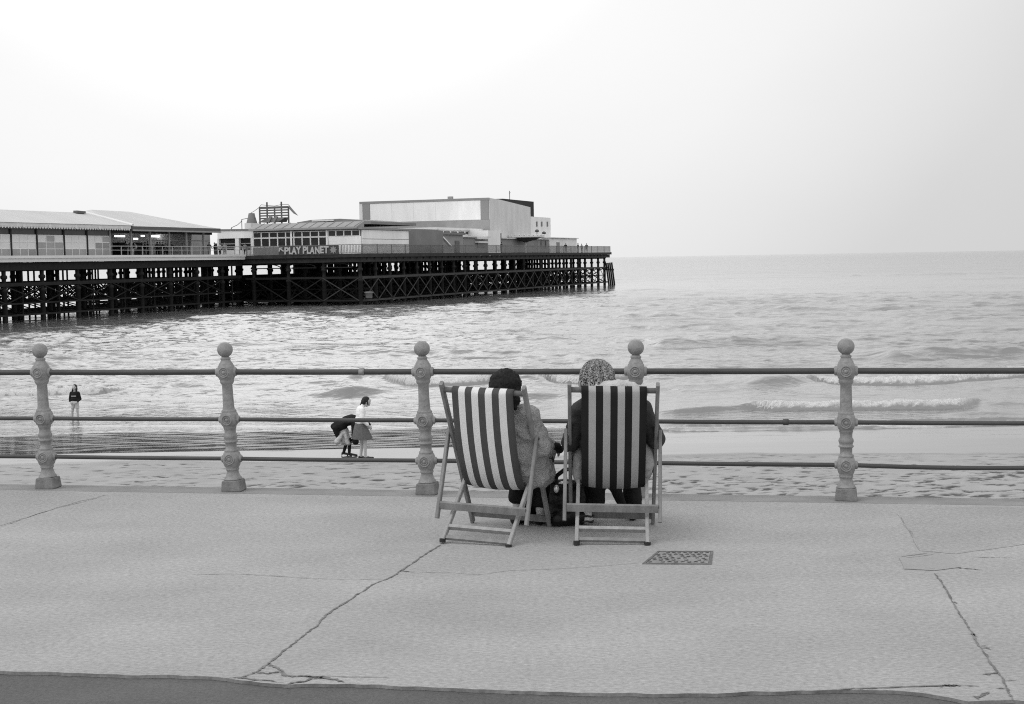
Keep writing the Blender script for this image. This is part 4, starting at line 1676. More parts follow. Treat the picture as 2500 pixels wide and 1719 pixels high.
for u0, u1 in ((655, 662), (668, 676)):
    ta_, z_a = TZ(u0, 543, ST - 1.5)
    tb_, z_b2 = TZ(u1, 528, ST - 1.5)
    m = MB()
    m.bar((ST - 1.5, ta_, z_a), (ST - 1.5, tb_, z_b2), .3, .35)
    m.build('slide_chute', M['roof_dark'], tw, PO)
tp0, zp0 = TZ(704, 499, ST)
tp1, zp1 = TZ(706, 510, ST)
tp2, zp2 = TZ(728, 527, ST)
tp3, zp3 = TZ(714, 511, ST)
m = MB()
m.prism([(ST, tp0, zp0), (ST, tp1, zp1), (ST, TZ(716, 519, ST)[0], TZ(716, 521, ST)[1]), (ST, tp2, zp2), (ST, tp3, zp3)], (.06, 0, 0))
m.build('pennant', M['wall_mid'], tw, PO)
m = MB()
cable = [(704, 499), (690, 499), (670, 503), (655, 502), (638, 500), (631, 508)]
cable += [(620, 516), (611, 521)]
pts_ = [(ST, *TZ(u, v, ST)) for u, v in cable]
m.tube(pts_, .035, 5)
m.build('cable', M['eave_dark'], tw, PO)
# turret-like chute top
spire, PO = pier_thing('turret', 'dark ragged slide turret left of the slat lattice', 'turret', ST - 2, 12)
ta_, z_a = TZ(606, 545, ST - 2)
tb_, z_b2 = TZ(627, 545, ST - 2)
m = MB()
tc_ = (ta_ + tb_) / 2
hw_ = abs(ta_ - tb_) / 2
ztop = TZ(614, 520, ST - 2)[1]
m.lathe([(z_a - 2, hw_ * 1.0, 4), (z_a + .1, hw_ * .95, 4), (z_a + .8, hw_ * .7, 3), (z_a + 1.3, hw_ * .55, 3)], 12, (ST - 2, tc_ + .1, 0))
m.build('drum', M['roof_dark'], spire, PO)
for u, v in ((608, 528), (614, 520), (620, 529)):
    t_, z_ = TZ(u, v, ST - 2)
    m = MB()
    m.tube([(ST - 2, t_, z_a + .6), (ST - 2, t_, z_ - .4), (ST - 2, t_ - .08, z_)], [.26, .2, .05], 8)
    m.build('spike', M['eave_dark'], spire, PO)
# bunting wire from the hall roof
bw, PO = pier_thing('bunting_wire', 'sagging festoon wire on two thin poles between hall and turret', 'wire', 6, 14)
m = MB()
pts_ = [(6, *TZ(u, v, 6)) for u, v in ((538, 563), (551, 563), (563, 562), (565, 556), (580, 549), (590, 540), (590, 536), (604, 533))]
m.tube(pts_, .04, 5)
m.build('wire', M['eave_dark'], bw, PO)
for u, v in ((565, 556), (590, 536)):
    t_, z_ = TZ(u, v, 6)
    m = MB()
    m.bar((6, t_, DECK + 2), (6, t_, z_), .07, .07)
    m.build('pole', M['eave_dark'], bw, PO)

# ------------------------------------------------------------------ theatre
T8 = 8.0
sC, zC = SZ(1195, 482, T8)
tL, zL = TZ(878, 492, sC)
theat, PO = pier_thing('theatre', 'large pale boxy theatre with grey bordered front panel on the pier head', 'building', sC, T8)
s1, z1 = SZ(1295, 506, T8)
zt = (zC + zL) / 2 - .1
W_ = tL
mx_s = SZ(1230, 489, T8)[0]
m = MB()
# body: front across the pier, roof falling seaward
poly = [(sC, T8, DECK), (s1, T8, DECK), (s1, T8, z1), (SZ(1220, 488, T8)[0], T8, zt - .12), (sC, T8, zt)]
m.prism(poly, (0, W_ - T8, 0))
m.build('body', M['pale_wall'], theat, PO)
z_pb = TZ(1000, 541, sC)[1]
m = MB()
m.box(sC - .15, sC - .004, T8, W_, zt - .32, zt + .05)
m.build('top_trim', M['strip_grey'], theat, PO)
for u0, u1, mt in ((1174, 1194, 'strip_grey'), (887, 904, 'strip_grey'), (878, 886, 'pale_wall')):
    ta_, _ = TZ(u0, 520, sC)
    tb_, _ = TZ(u1, 520, sC)
    m = MB()
    m.box(sC - .12, sC - .005, tb_ + .02, ta_, z_pb, zt - .33)
    m.build('side_strip', M[mt], theat, PO)
ta_, _ = TZ(904.3, 520, sC)
tb_, _ = TZ(1173.7, 520, sC)
m = MB()
m.box(sC - .08, sC - .006, tb_, ta_, z_pb, zt - .33)
m.build('front_panel', M['white_wall'], theat, PO)
for f in (.2, .4, .6, .8):
    t_ = tb_ + (ta_ - tb_) * f
    m = MB()
    m.box(sC - .09, sC - .081, t_ - .02, t_ + .02, z_pb, zt - .34)
    m.build('panel_seam', M['pale_wall'], theat, PO)
m = MB()
m.box(sC - .10, sC - .006, T8, W_, DECK, z_pb - .01)
m.build('lower_wall', M['wall_grey'], theat, PO)
# lower wing with three small windows
s2, z2 = SZ(1344, 532, T8 + .3)
m = MB()
m.box(s1 + .01, s2, T8 + .3, W_ - 4, DECK, z2)
wing = m.build('wing', M['white_wall'], theat, PO)
for u in (1310, 1322, 1336):
    s_, z_ = SZ(u, 547, T8 + .3)
    m = MB()
    m.box(s_ - .35, s_ + .35, T8 + .22, T8 + .298, z_ - .45, z_ + .45)
    m.build('window', M['wall_mid'], wing, PO)
# dark fly tower
sa2, za2 = SZ(1228, 489.5, T8 + 1)
sb2, zb2 = SZ(1303, 491, T8 + 1)
m = MB()
m.box(sa2, sb2, T8 + 1, W_ - 5, z1 - 3.2, (za2 + zb2) / 2 + .1)
m.build('fly_tower', M['black_wall'], theat, PO)
s_, z_ = SZ(1244, 466, T8 + 3)
m = MB()
m.bar((s_, T8 + 3, zb2), (s_, T8 + 3, z_), .1, .1)
m.bar((s_ - .3, T8 + 3, z_ - .4), (s_ + .4, T8 + 3, z_ - .3), .08, .08)
m.build('aerial', M['wall_mid'], theat, PO)
t_a, z_a = TZ(1098, 481, sC + 2)
m = MB()
m.box(sC + 2, sC + 2.6, t_a - .4, t_a + .4, zt, zt + .55)
m.build('roof_vent', M['strip_grey'], theat, PO)

# ------------------------------------------------------------------ low buildings and kiosks between arcade and theatre
def low_box(name, label, cat, t, u0, u1, vt, vb, depth, m_, roof=None, rh=.25):
    sa, za = SZ(u0, (vt + vb) / 2, t)
    sb, zb = SZ(u1, (vt + vb) / 2, t)
    zt_ = (SZ(u0, vt, t)[1] + SZ(u1, vt, t)[1]) / 2
    th, po = pier_thing(name, label, cat, (sa + sb) / 2, t)
    mm = MB()
    mm.box(sa, sb, t, t + depth, DECK, zt_)
    mm.build('wall', M[m_], th, po)
    if roof:
        mm = MB()
        mm.box(sa - .25, sb + .25, t - .35, t + depth + .2, zt_ + .001, zt_ + rh)
        mm.build('roof', M[roof], th, po)
    return th, po, sa, sb, zt_


th, po, sa, sb, zt_ = low_box('foyer', 'long low flat roofed foyer below the theatre front', 'building', 9.5, 1064, 1200, 563, 600, 6, 'white_wall', 'roof_ridge', .35)
m = MB()
for i in range(8):
    x = sa + (sb - sa) * (i + .1) / 8
    m.box(x, x + (sb - sa) * .09, 9.42, 9.49, zt_ - .55, zt_ - .2)
m.build('clerestory', M['glass_dark'], th, po)
th, po, sa, sb, zt_ = low_box('shed', 'grey boarded shed with rounded dark doorway next to the arcade', 'building', 3.0, 998, 1064, 565, 600, 5, 'wall_grey', 'strip_grey', .3)
s_, z_ = SZ(1044, 590, 3)
m = MB()
m.prism([(s_ - .8, 2.9, DECK), (s_ + .8, 2.9, DECK), (s_ + .8, 2.9, DECK + 1.8), (s_ + .45, 2.9, DECK + 2.4), (s_ - .45, 2.9, DECK + 2.4), (s_ - .8, 2.9, DECK + 1.8)], (0, .09, 0))
m.build('door', M['roof_dark'], th, po)
for k in range(5):
    x = sa + (sb - sa) * (.60 + .08 * k)
    m = MB()
    m.box(x - .06, x + .06, 2.93, 2.99, DECK, zt_)
    m.build('batten', M['strip_grey'], th, po)
th, po, sa, sb, zt_ = low_box('stall', 'mid grey stall with sloped roof edge and dark serving hatch', 'stall', 4.5, 1065, 1130, 573, 600, 4, 'wall_grey', 'roof_dark', .3)
s_, z_ = SZ(1117, 590, 4.5)
m = MB()
m.box(s_ - 1.1, s_ + .6, 4.42, 4.49, DECK, DECK + 1.9)
m.build('hatch', M['glass_dark'], th, po)
s_, z_ = SZ(1090, 585, 4.4)
m = MB()
m.bar((s_ - 2.2, 4.3, zt_ - .1), (s_ + 1.6, 4.3, DECK + 1.1), .1, .2)
m.build('brace', M['white_wall'], th, po)
th, po, sa, sb, zt_ = low_box('sideshow', 'pale sideshow stall with bright awning rails near the theatre', 'stall', 5.2, 1132, 1192, 580, 604, 4, 'strip_grey', 'pale_wall', .2)
for v in (582, 591):
    a_, z_ = SZ(1168, v, 4.6)
    b_, _ = SZ(1192, v, 4.6)
    m = MB()
    m.box(a_, b_, 4.5, 5.18, z_ - .12, z_ + .12)
    m.build('awning', M['roof_ridge'], th, po)
a_, z_ = SZ(1166, 595, 5.1)
b_, _ = SZ(1190, 595, 5.1)
m = MB()
m.box(a_, b_, 5.1, 5.19, DECK + .9, DECK + 1.8)
m.build('counter_hatch', M['glass_dark'], th, po)
th, po, sa, sb, zt_ = low_box('white_block', 'tall plain white block rising beside the bare theatre side', 'building', 6.0, 1192, 1222, 563, 604, 5, 'white_wall', None)
s_, z_ = SZ(1228, 577, 6)
m = MB()
m.box(sb + .01, sb + 1.0, 6.2, 7, z_ - .5, z_ + .5)
m.build('loudspeaker', M['black_wall'], th, po)
th, po, sa, sb, zt_ = low_box('shelter', 'long grey back wall of the shelter under the spread canopy', 'shelter', 6.6, 1224, 1340, 584, 605, 3, 'strip_grey', 'pale_wall', .15)
for u in (1322, 1333):
    s_, z_ = SZ(u, 592, 6.6)
    m = MB()
    m.box(s_ - .5, s_ + .3, 6.5, 6.59, DECK + .9, DECK + 2.2)
    m.build('window', M['glass_dark'], th, po)
th, po, sa, sb, zt_ = low_box('white_hut', 'low white hut with flat roof near the seaward end', 'hut', 6.8, 1342, 1408, 582, 606, 4, 'white_wall', 'pale_wall', .12)
m = MB()
s_, z_ = SZ(1362, 597, 6.8)
m.box(s_ - .9, s_ + .9, 6.72, 6.79, DECK, DECK + 2)
m.build('door', M['strip_grey'], th, po)

# inverted canopy on a mast
TCN = 5.0
sA_, zA_ = SZ(1245, 578, TCN)
sB_, zB_ = SZ(1340, 577, TCN)
sM_, zM_ = SZ(1290, 592, TCN)
cn, po = pier_thing('canopy', 'dark inverted funnel canopy with pale beaded rim on a white mast', 'canopy', sM_, TCN)
m = MB()
zc1 = SZ(1290, 580.5, TCN)[1]
zc0 = SZ(1290, 592, TCN)[1]
hw = 3.0
m.lathe([(zc0, .3), (zc0 + .15, .5), ((zc0 + zc1) / 2, hw * .55), (zc1, hw)], 8, (sM_, TCN + .5, 0), sm=False)
m.build('funnel', M['eave_dark'], cn, po)
rim = MB()
rim.tube([(sM_ + hw * 1.02 * math.cos(a), TCN + .5 + hw * 1.02 * math.sin(a), zc1 + .15) for a in np.linspace(0, 2 * math.pi, 24, endpoint=False)], .17, 6, closed=True)
rim.build('rim', M['pale_wall'], cn, po)
for k in range(24):
    a = 2 * math.pi * k / 24
    m = MB()
    m.ball((sM_ + hw * 1.04 * math.cos(a), TCN + .5 + hw * 1.04 * math.sin(a), zc1 + .42), .16, 6)
    m.build('bead', M['roof_ridge'], cn, po)
m = MB()
m.bar((sM_, TCN + .5, DECK), (sM_, TCN + .5, zc1 + .2), .25, .25)
m.build('mast', M['white_wall'], cn, po)
for f in (-.5, .5):
    m = MB()
    m.bar((sM_, TCN + .5, zc1 + .1), (sM_ + hw * f * 2, TCN + .5, zc1 + .12), .1, .1)
    m.build('spoke', M['white_wall'], cn, po)
for k_, (u, vt) in enumerate(((1311, 567), (1328, 572))):
    lp, po2 = pier_thing('deck_lamp', ('cluster lamp on thin pole above the canopy middle', 'single lamp on thin pole above the canopy right end')[k_], 'lamp', SZ(u, 590, 6.2)[0], 6.2)
    s_, z_ = SZ(u, vt, 6.2)
    m = MB()
    m.bar((s_, 6.2, DECK), (s_, 6.2, z_), .09, .09)
    m.build('pole', M['rail_grey'], lp, po2)
    m = MB()
    m.lathe([(z_, .12), (z_ + .1, .4), (z_ + .35, .35), (z_ + .5, .1)], 8, (s_, 6.2, 0))
    m.build('lamp_head', M['eave_dark'], lp, po2)

# ------------------------------------------------------------------ people on the pier
def far_person(name, build, upper, lower, stance=0, arm=0, hair='p_black'):
    h = build
    S = [('e', (0, 0, .935 * h), (.052 * h, .062 * h, .07 * h)), ('c', (0, 0, .82 * h), (0, 0, .90 * h), .035 * h, .032 * h),
         ('c', (-.06 * h, 0, .78 * h), (.06 * h, 0, .78 * h), .06 * h, .06 * h), ('e', (0, 0, .68 * h), (.105 * h, .07 * h, .14 * h)), ('e', (0, 0, .54 * h), (.10 * h, .075 * h, .09 * h)),
         ('c', (-.055 * h, 0, .50 * h), (-.06 * h - stance, .01, .28 * h), .062 * h, .045 * h), ('c', (-.06 * h - stance, .01, .28 * h), (-.06 * h - stance, -.01, .05 * h), .043 * h, .03 * h), ('c', (-.06 * h - stance, -.01, .025 * h), (-.065 * h - stance, .11, .02 * h), .028 * h, .024 * h),
         ('c', (.055 * h, 0, .50 * h), (.06 * h + stance, .02, .28 * h), .062 * h, .045 * h), ('c', (.06 * h + stance, .02, .28 * h), (.065 * h + stance, 0, .05 * h), .043 * h, .03 * h), ('c', (.065 * h + stance, 0, .025 * h), (.07 * h + stance, .12, .02 * h), .028 * h, .024 * h)]
    for s in (-1, 1):
        el = (s * (.155 + .02 * arm) * h, -.02 + .05 * arm, .62 * h)
        wr = (s * (.15 - .09 * arm) * h, .04 + .22 * arm * h, (.49 + .10 * arm) * h)
        S += [('c', (s * .115 * h, 0, .785 * h), el, .042 * h, .034 * h), ('c', el, wr, .033 * h, .025 * h), ('c', wr, (wr[0], wr[1] + .02, wr[2] - .06 * h * (1 - arm)), .024 * h, .018 * h)]

    def pick(c):
        z = c[2] / h
        if z > .955 or (z > .88 and c[1] < -.005):
            return 3
        if z > .845 or (z < .53 and abs(c[0]) > .118 * h and z > .38):
            return 2
        return 0 if z > .50 else 1
    return fuse(name, S, [M[upper], M[lower], M['p_skin'], M[hair]], None, .024, 2, mats_by=pick)


protos = [far_person('person', 1.72, 'p_dark', 'p_black', .02, 0), far_person('person', 1.66, 'p_black', 'p_mid', .0, .8), far_person('person', 1.70, 'p_black', 'p_pale', .03, .3),
          far_person('person', 1.60, 'p_pale', 'p_dark', .02, .1), far_person('person', 1.68, 'p_mid', 'p_dark', .0, .5), far_person('person', 1.62, 'p_grey', 'p_dark', .02, 0, 'p_mid')]
used_p = set()


def put(k, s, t, rz, label, group=None):
    if k in used_p:
        o = protos[k].copy()
        COL.objects.link(o)
    else:
        o = protos[k]
        used_p.add(k)
    for key in ('group',):
        if key in o:
            del o[key]
    p = PC + AX * s + LX * t
    o.location = (p.x, p.y, DECK)
    o.rotation_euler = (0, 0, rz)
    tag(o, label, 'person', group)


TP = SHORE_T + .9
crowd = 'people in the crowd behind the hall railing'
put(2, SZ(323, 610, TP)[0], TP, 2.9, 'person in dark top and pale trousers standing tallest at the hall railing')
put(3, SZ(335, 610, TP)[0], TP + .3, 2.6, 'person in white top standing beside the pale trousered person at the hall railing')
put(0, SZ(307, 610, TP + 1)[0], TP + 1, 1.0, 'dark clothed person just left of the pale trousered person in the hall')
rnd = random.Random(9)
for i, u in enumerate((354, 361, 368, 384, 391, 397, 404, 411, 418)):
    tt = TP + rnd.uniform(.2, 3)
    put((1, 0, 5, 0, 4, 1, 3, 0, 1)[i], SZ(u, 610, tt)[0], tt, rnd.uniform(0, 6), 'dark clothed figure packed in the crowd under the hall roof', crowd)
put(4, SZ(511, 610, TP + .5)[0], TP + .5, 3.0, 'person in mid grey coat left of the pair before the kiosk')
put(1, SZ(524, 610, TP + .8)[0], TP + .8, 2.0, 'person in black top between the hall end and kiosk')
put(3, SZ(537, 610, TP + .2)[0], TP + .2, 2.4, 'person in white top at the kiosk counter left end')
put(5, SZ(549, 610, TP + .1)[0], TP + .1, 3.3, 'person in pale grey coat in front of the kiosk left opening')
put(5, SZ(604, 614, TP)[0], TP + .3, 3.3, 'person in pale grey coat in front of the kiosk right opening')
put(0, SZ(1224, 600, 2.0)[0], 2.0, 1.0, 'dark figure standing by the tall white block')
put(1, SZ(1381, 600, 1.0)[0], 1.0, 3.0, 'dark figure standing in front of the low white hut')
put(0, SZ(1411, 600, .8)[0], .8, 2.0, 'dark figure at the end railing, left of the pale figure')
put(5, SZ(1420, 600, 1.2)[0], 1.2, 4.0, 'pale coated figure at the end railing between two dark figures')
put(4, SZ(1432, 600, .8)[0], .8, 3.0, 'dark figure at the end railing, right of the pale figure')

# ------------------------------------------------------------------ deckchairs
CANVAS = [(.112, .880), (.105, .898), (.088, .908), (.070, .904), (.060, .890), (.062, .868), (.085, .77), (.118, .65), (.160, .54), (.21, .44), (.265, .355), (.325, .300), (.39, .280), (.45, .305), (.505, .370), (.545, .44), (.572, .486), (.585, .49), (.592, .478)]


def smooth_path(pts, sub=3):
    out = []
    n = len(pts)
    for i in range(n - 1):
        p0, p1, p2, p3 = (Vector(pts[max(0, min(n - 1, i + k))]).to_3d() if False else Vector(pts[max(0, min(n - 1, i + k))]) for k in (-1, 0, 1, 2))
        for k in range(sub):
            t_ = k / sub
            out.append(.5 * ((2 * p1) + (p2 - p0) * t_ + (2 * p0 - 5 * p1 + 4 * p2 - p3) * t_ ** 2 + (3 * p1 - p0 - 3 * p2 + p3) * t_ ** 3))
    out.append(Vector(pts[-1]))
    return out


def make_chair(label, loc, rz, dk, lt, sway):
    ch = thing('deckchair', label, 'deckchair', loc, rz)
    W = M['wood']
    hl, hp, hs = .2535, .277, .203
    for s in (-1, 1):
        m = MB()
        m.bar((s * hl, .645, .0), (s * hl, .056, .925), .022, .038, side=(1, 0, 0), ch=.004)
        m.build('back_rail', M['wood'], ch)
        m = MB()
        m.bar((s * hs, -.008, .012), (s * hs, .60, .512), .022, .036, side=(1, 0, 0), ch=.004)
        leg = m.build('seat_rail', M['wood_light'], ch)
        f = MB()
        f.tube([(s * hs, -.012, .0), (s * hs, -.010, .022)], .019, 10)
        f.build('foot_cap', M['foot'], leg)
        m = MB()
        m.bar((s * hp, .262, .635), (s * hp, .085, .120), .021, .034, side=(1, 0, 0), ch=.004)
        pr = m.build('prop_leg', M['wood'], ch)
        f = MB()
        f.tube([(s * (hp - .035), .252, .606), (s * (hp + .016), .252, .606)], .007, 8)
        f.build('pivot_bolt', M['socket'], pr)
    m = MB()
    m.tube([(-hl, .085, .885), (hl, .085, .885)], .0165, 14)
    m.build('top_bar', M['wood_dark'], ch)
    m = MB()
    m.bar((-hl, .61, .062), (hl, .61, .062), .020, .040, side=(0, 1, 0))
    m.build('front_crossbar', M['wood_dark'], ch)
    m = MB()
    m.bar((-hp + .011, .107, .195), (hp - .011, .107, .195), .022, .044, side=(0, 1, .3))
    m.build('prop_crossbar', M['wood'], ch)
    for y, z, h in ((.012, .026, .018), (.070, .078, .028)):
        m = MB()
        m.bar((-hs, y, z), (hs, y, z), .022, h, side=(0, 1, .8))
        m.build('notch_bar', M['wood_light'] if h > .02 else M['wood'], ch)
    m = MB()
    m.tube([(-hs, .578, .485), (hs, .578, .485)], .012, 10)
    m.build('seat_bar', M['wood'], ch)
    # canvas: striped sling
    path = smooth_path(CANVAS, 3)
    cols, cw = 18, .376
    vs, fs, ms = [], [], []
    n = len(path)
    for layer in (0, 1):
        for i, p in enumerate(path):
            d = (path[min(i + 1, n - 1)] - path[max(i - 1, 0)]).normalized()
            nrm = Vector((-d.y, d.x))
            tt = i / (n - 1)
            for j in range(cols + 1):
                x = -cw / 2 + cw * j / cols
                bulge = .028 * math.sin(math.pi * min(1, max(0, (tt - .1) / .8))) * (1 - (2 * j / cols - 1) ** 2)
                skew = sway * math.sin(math.pi * tt) * .5
                q = p + nrm * (.0016 if layer else -.0016)
                vs.append((x + skew, q.x - bulge * .8, q.y - bulge * .5))
    st = cols + 1
    L1 = n * st
    for i in range(n - 1):
        for j in range(cols):
            a = i * st + j
            fs.append((a, a + 1, a + st + 1, a + st))
            fs.append((L1 + a, L1 + a + st, L1 + a + st + 1, L1 + a + 1))
            ms += [(j // 2) % 2] * 2
    for i in range(n - 1):
        for j in (0, cols):
            a = i * st + j
            fs.append((a, a + st, L1 + a + st, L1 + a))
            ms.append(0)
    mb_ = MB()
    mb_.v, mb_.f, mb_.m, mb_.s = vs, fs, ms, [True] * len(fs)
    mb_.build('canvas', [M[dk], M[lt]], ch)
    return ch


CH_R = G(1494, 1330.5)
CH_L = G(1162, 1330.5)
RZ_R, RZ_L = R(-4.0), R(-18.5)
chr_ = make_chair('deckchair with pale grey and black striped canvas, right of the pair', (CH_R.x, CH_R.y, 0), RZ_R, 'canvas_dk_b', 'canvas_lt_b', .01)
chl_ = make_chair('deckchair with white and dark grey striped canvas, angled, left of the pair', (CH_L.x, CH_L.y, 0), RZ_L, 'canvas_dk_a', 'canvas_lt_a', .0)

chr_.rotation_euler.y = R(1.3)
chl_.rotation_euler.y = R(2.2)


def hand(wr, di, palm_n, s=1.0, curl=.5, side=1):
    """palm, four unequal curled fingers and a thumb; returns fuse shapes"""
    d = Vector(di).normalized()
    n = Vector(palm_n)
    n = (n - d * n.dot(d)).normalized()
    a = d.cross(n) * side
    w = Vector(wr)
    out = [('c', w, w + d * .03 * s, .022 * s, .026 * s)]
    for k, (off, ln) in enumerate(((-.030, .066), (-.010, .076), (.011, .071), (.030, .056))):
        kn = w + d * .085 * s + a * off * s
        out.append(('c', w + d * .02 * s + a * off * .6 * s, kn, .014 * s, .0105 * s))
        d1 = (d + n * curl * .7).normalized()
        p1 = kn + d1 * ln * .45 * s
        d2 = (d + n * curl * 2.0).normalized()
        p2 = p1 + d2 * ln * .32 * s
        d3 = (d * .6 + n * curl * 3).normalized()
        p3 = p2 + d3 * ln * .26 * s
        out += [('c', kn, p1, .0098 * s, .009 * s), ('c', p1, p2, .009 * s, .0083 * s), ('c', p2, p3, .0083 * s, .007 * s)]
    t0 = w + d * .018 * s - a * .022 * s
    t1 = w + d * .055 * s - a * .05 * s + n * .012 * s
    t2 = w + d * .085 * s - a * .052 * s + n * .026 * s
    out += [('c', t0, t1, .014 * s, .011 * s), ('c', t1, t2, .011 * s, .0085 * s)]
    return out


def head(c, fwd, up=(0, 0, 1), s=1.0):
    f = Vector(fwd).normalized()
    u = Vector(up)
    u = (u - f * u.dot(f)).normalized()
    r = f.cross(u)
    c = Vector(c)
    P = lambda x, y, z: c + (r * x + f * y + u * z) * s
    q = Matrix((r, f, u)).transposed().to_euler()
    rot = [math.degrees(v) for v in q]
    sc = lambda *v: tuple(x * s for x in v)
    return [('e', P(0, -.012, .025), sc(.074, .092, .085), rot), ('e', P(0, .03, -.035), sc(.058, .064, .075), rot), ('e', P(0, .055, -.085), sc(.032, .032, .025), rot),
            ('c', P(0, .085, -.0), P(0, .105, -.03), .010 * s, .014 * s), ('e', P(0, .088, -.065), sc(.024, .012, .007), rot), ('e', P(0, .086, .022), sc(.05, .014, .008), rot),
            ('e', P(.078, -.005, -.01), sc(.010, .02, .032), rot), ('e', P(-.078, -.005, -.01), sc(.010, .02, .032), rot),
            ('e', P(.03, .083, .0), sc(.013, .01, .008), rot), ('e', P(-.03, .083, .0), sc(.013, .01, .008), rot)]


# ------------------------------------------------------------------ person in the right chair: knitted hat, dark jacket
pr = thing('person', 'person in mottled knitted hat, pale collar and dark jacket seated in the right deckchair', 'person', (CH_R.x - .0, CH_R.y, 0), RZ_R)
pr.rotation_euler.y = R(.6)
hc = (-.08, .225, .935)
body = head(hc, (0, 1, -.05))
body += [('c', (0, .25, .78), (-.04, .228, .87), .055, .05), ('e', (0, .27, .70), (.165, .095, .13)), ('e', (0, .34, .52), (.145, .10, .14)), ('e', (0, .42, .41), (.16, .12, .10)),
         ('c', (-.15, .26, .76), (.15, .26, .76), .06, .06),
         ('c', (-.09, .43, .40), (-.12, .80, .47), .078, .058), ('c', (-.12, .80, .47), (-.145, .70, .09), .054, .036), ('c', (-.145, .68, .05), (-.15, .84, .035), .036, .03),
         ('c', (.09, .43, .40), (.12, .82, .46), .078, .058), ('c', (.12, .82, .46), (.13, .80, .09), .054, .036), ('c', (.13, .79, .05), (.14, .95, .035), .036, .03),
         ('c', (.175, .27, .75), (.25, .33, .58), .052, .044), ('c', (.25, .33, .58), (.10, .56, .55), .043, .030),
         ('c', (-.175, .27, .75), (-.235, .34, .56), .052, .044), ('c', (-.235, .34, .56), (-.09, .58, .54), .043, .030)]
body += hand((.10, .56, .55), (-.8, .5, -.1), (0, -.2, -1), 1, .4, 1)
body += hand((-.09, .58, .54), (.8, .4, -.1), (0, -.2, -1), 1, .4, -1)
fuse('body', body, M['skin'], pr, .0065, 3)
jk = [('e', (0, .265, .70), (.195, .115, .145)), ('e', (0, .33, .54), (.19, .125, .17)), ('e', (.0, .40, .42), (.20, .14, .11)), ('c', (-.155, .26, .755), (.155, .26, .755), .073, .073), ('c', (0, .25, .78), (0, .238, .83), .10, .075),
      ('c', (.18, .27, .745), (.262, .33, .575), .070, .062), ('c', (.262, .33, .575), (.115, .545, .55), .060, .044),
      ('c', (-.18, .27, .745), (-.245, .335, .55), .068, .060), ('c', (-.245, .335, .55), (-.105, .565, .54), .058, .044)]
fuse('jacket', jk, M['jacket'], pr, .009, 4, wr=.010, wscale=11)
fuse('hood_collar', [('c', (-.15, .20, 0.872), (-.075, .135, 0.902), .036, .038), ('c', (-.075, .135, 0.902), (.03, .122, 0.907), .038, .040), ('c', (.03, .122, 0.907), (.12, .155, 0.892), .040, .038), ('c', (.12, .155, 0.892), (.185, .22, 0.857), .038, .034), ('c', (.12, .155, 0.892), (.08, .29, 0.882), .036, .034), ('c', (-.15, .20, 0.872), (-.12, .29, 0.862), .036, .034)], M['collar'], pr, .007, 2, wr=.006, wscale=24)
fuse('pale_coat_hem', [('e', (.175, .40, .45), (.085, .13, .125)), ('e', (.20, .43, .40), (.055, .12, .09)), ('e', (-.18, .42, .46), (.05, .12, .13))][:2], M['pale_cloth'], pr, .009, 4, wr=.010, wscale=14)
fuse('hem_left', [('e', (-.195, .43, .42), (.05, .12, .14)), ('e', (-.175, .45, .36), (.05, .11, .08))], M['pale_cloth'], pr, .009, 4, wr=.010, wscale=14)
tr_ = [('c', (-.09, .42, .39), (-.12, .80, .47), .092, .070), ('c', (-.12, .80, .47), (-.145, .71, .10), .072, .062),
       ('c', (.09, .42, .39), (.12, .82, .46), .092, .070), ('c', (.12, .82, .46), (.13, .80, .10), .072, .062), ('e', (0, .42, .37), (.19, .14, .10))]
fuse('trousers', tr_, M['trousers'], pr, .009, 4, wr=.006, wscale=14)
fuse('skirt_tail', [('c', (-.03, .62, .36), (.075, .74, .08), .07, .022), ('c', (-.10, .62, .36), (-.09, .70, .12), .07, .05)], M['trousers'], pr, .009, 3, wr=.006, wscale=14)
m = MB()
sh = fuse('shoe', [('c', (-.155, .60, .045), (-.16, .66, .05), .040, .042), ('c', (-.16, .66, .04), (-.165, .84, .034), .040, .032), ('c', (-.155, .605, .085), (-.16, .64, .09), .036, .036)], M['shoe_light'], pr, .006, 3, wr=.004, wscale=40)
for k_, z in enumerate((.028, .062, .098)):
    m = MB()
    m.tube([(-.155 + .040 * math.cos(a), .60 + .042 * math.sin(a) * 1.0, z + .004 * math.sin(3 * a)) for a in np.linspace(math.pi, 2 * math.pi, 9)], .0065, 6)
    m.build('dark_band', M['shoe_dark'], sh)
fuse('shoe', [('c', (.13, .77, .04), (.14, .97, .034), .042, .036)], M['shoe_dark'], pr, .008, 3)
# knitted hat: ribbed dome
m = MB()
prof = []
NR = 120
for k in range(26):
    f = k / 25
    a = f * math.pi / 2 * 1.0
    prof.append((math.sin(a), math.cos(a)))
vs, fs = [], []
rnd = random.Random(2)
for k, (z, r) in enumerate([(-.44, .985), (-.42, 1.02), (-.34, 1.05), (-.24, 1.05), (-.12, 1.03)] + prof):
    for j in range(NR):
        th_ = 2 * math.pi * j / NR
        rib = .05 * math.cos(13 * th_ + (.6 if z > -.1 else 0)) * min(1, r * 1.6)
        cab = .012 * math.cos(30 * th_ + 5 * math.sin(z * 14)) * min(1, r * 1.5) + rnd.uniform(-.004, .004)
        rr = max(r + rib + cab, .02)
        vs.append((-.085 + .102 * rr * math.cos(th_), .222 + .110 * rr * math.sin(th_), .945 + (.112 if z > 0 else .115) * z * (1 + .0 * rib) + rnd.uniform(-.0012, .0012)))
nk = len(vs) // NR
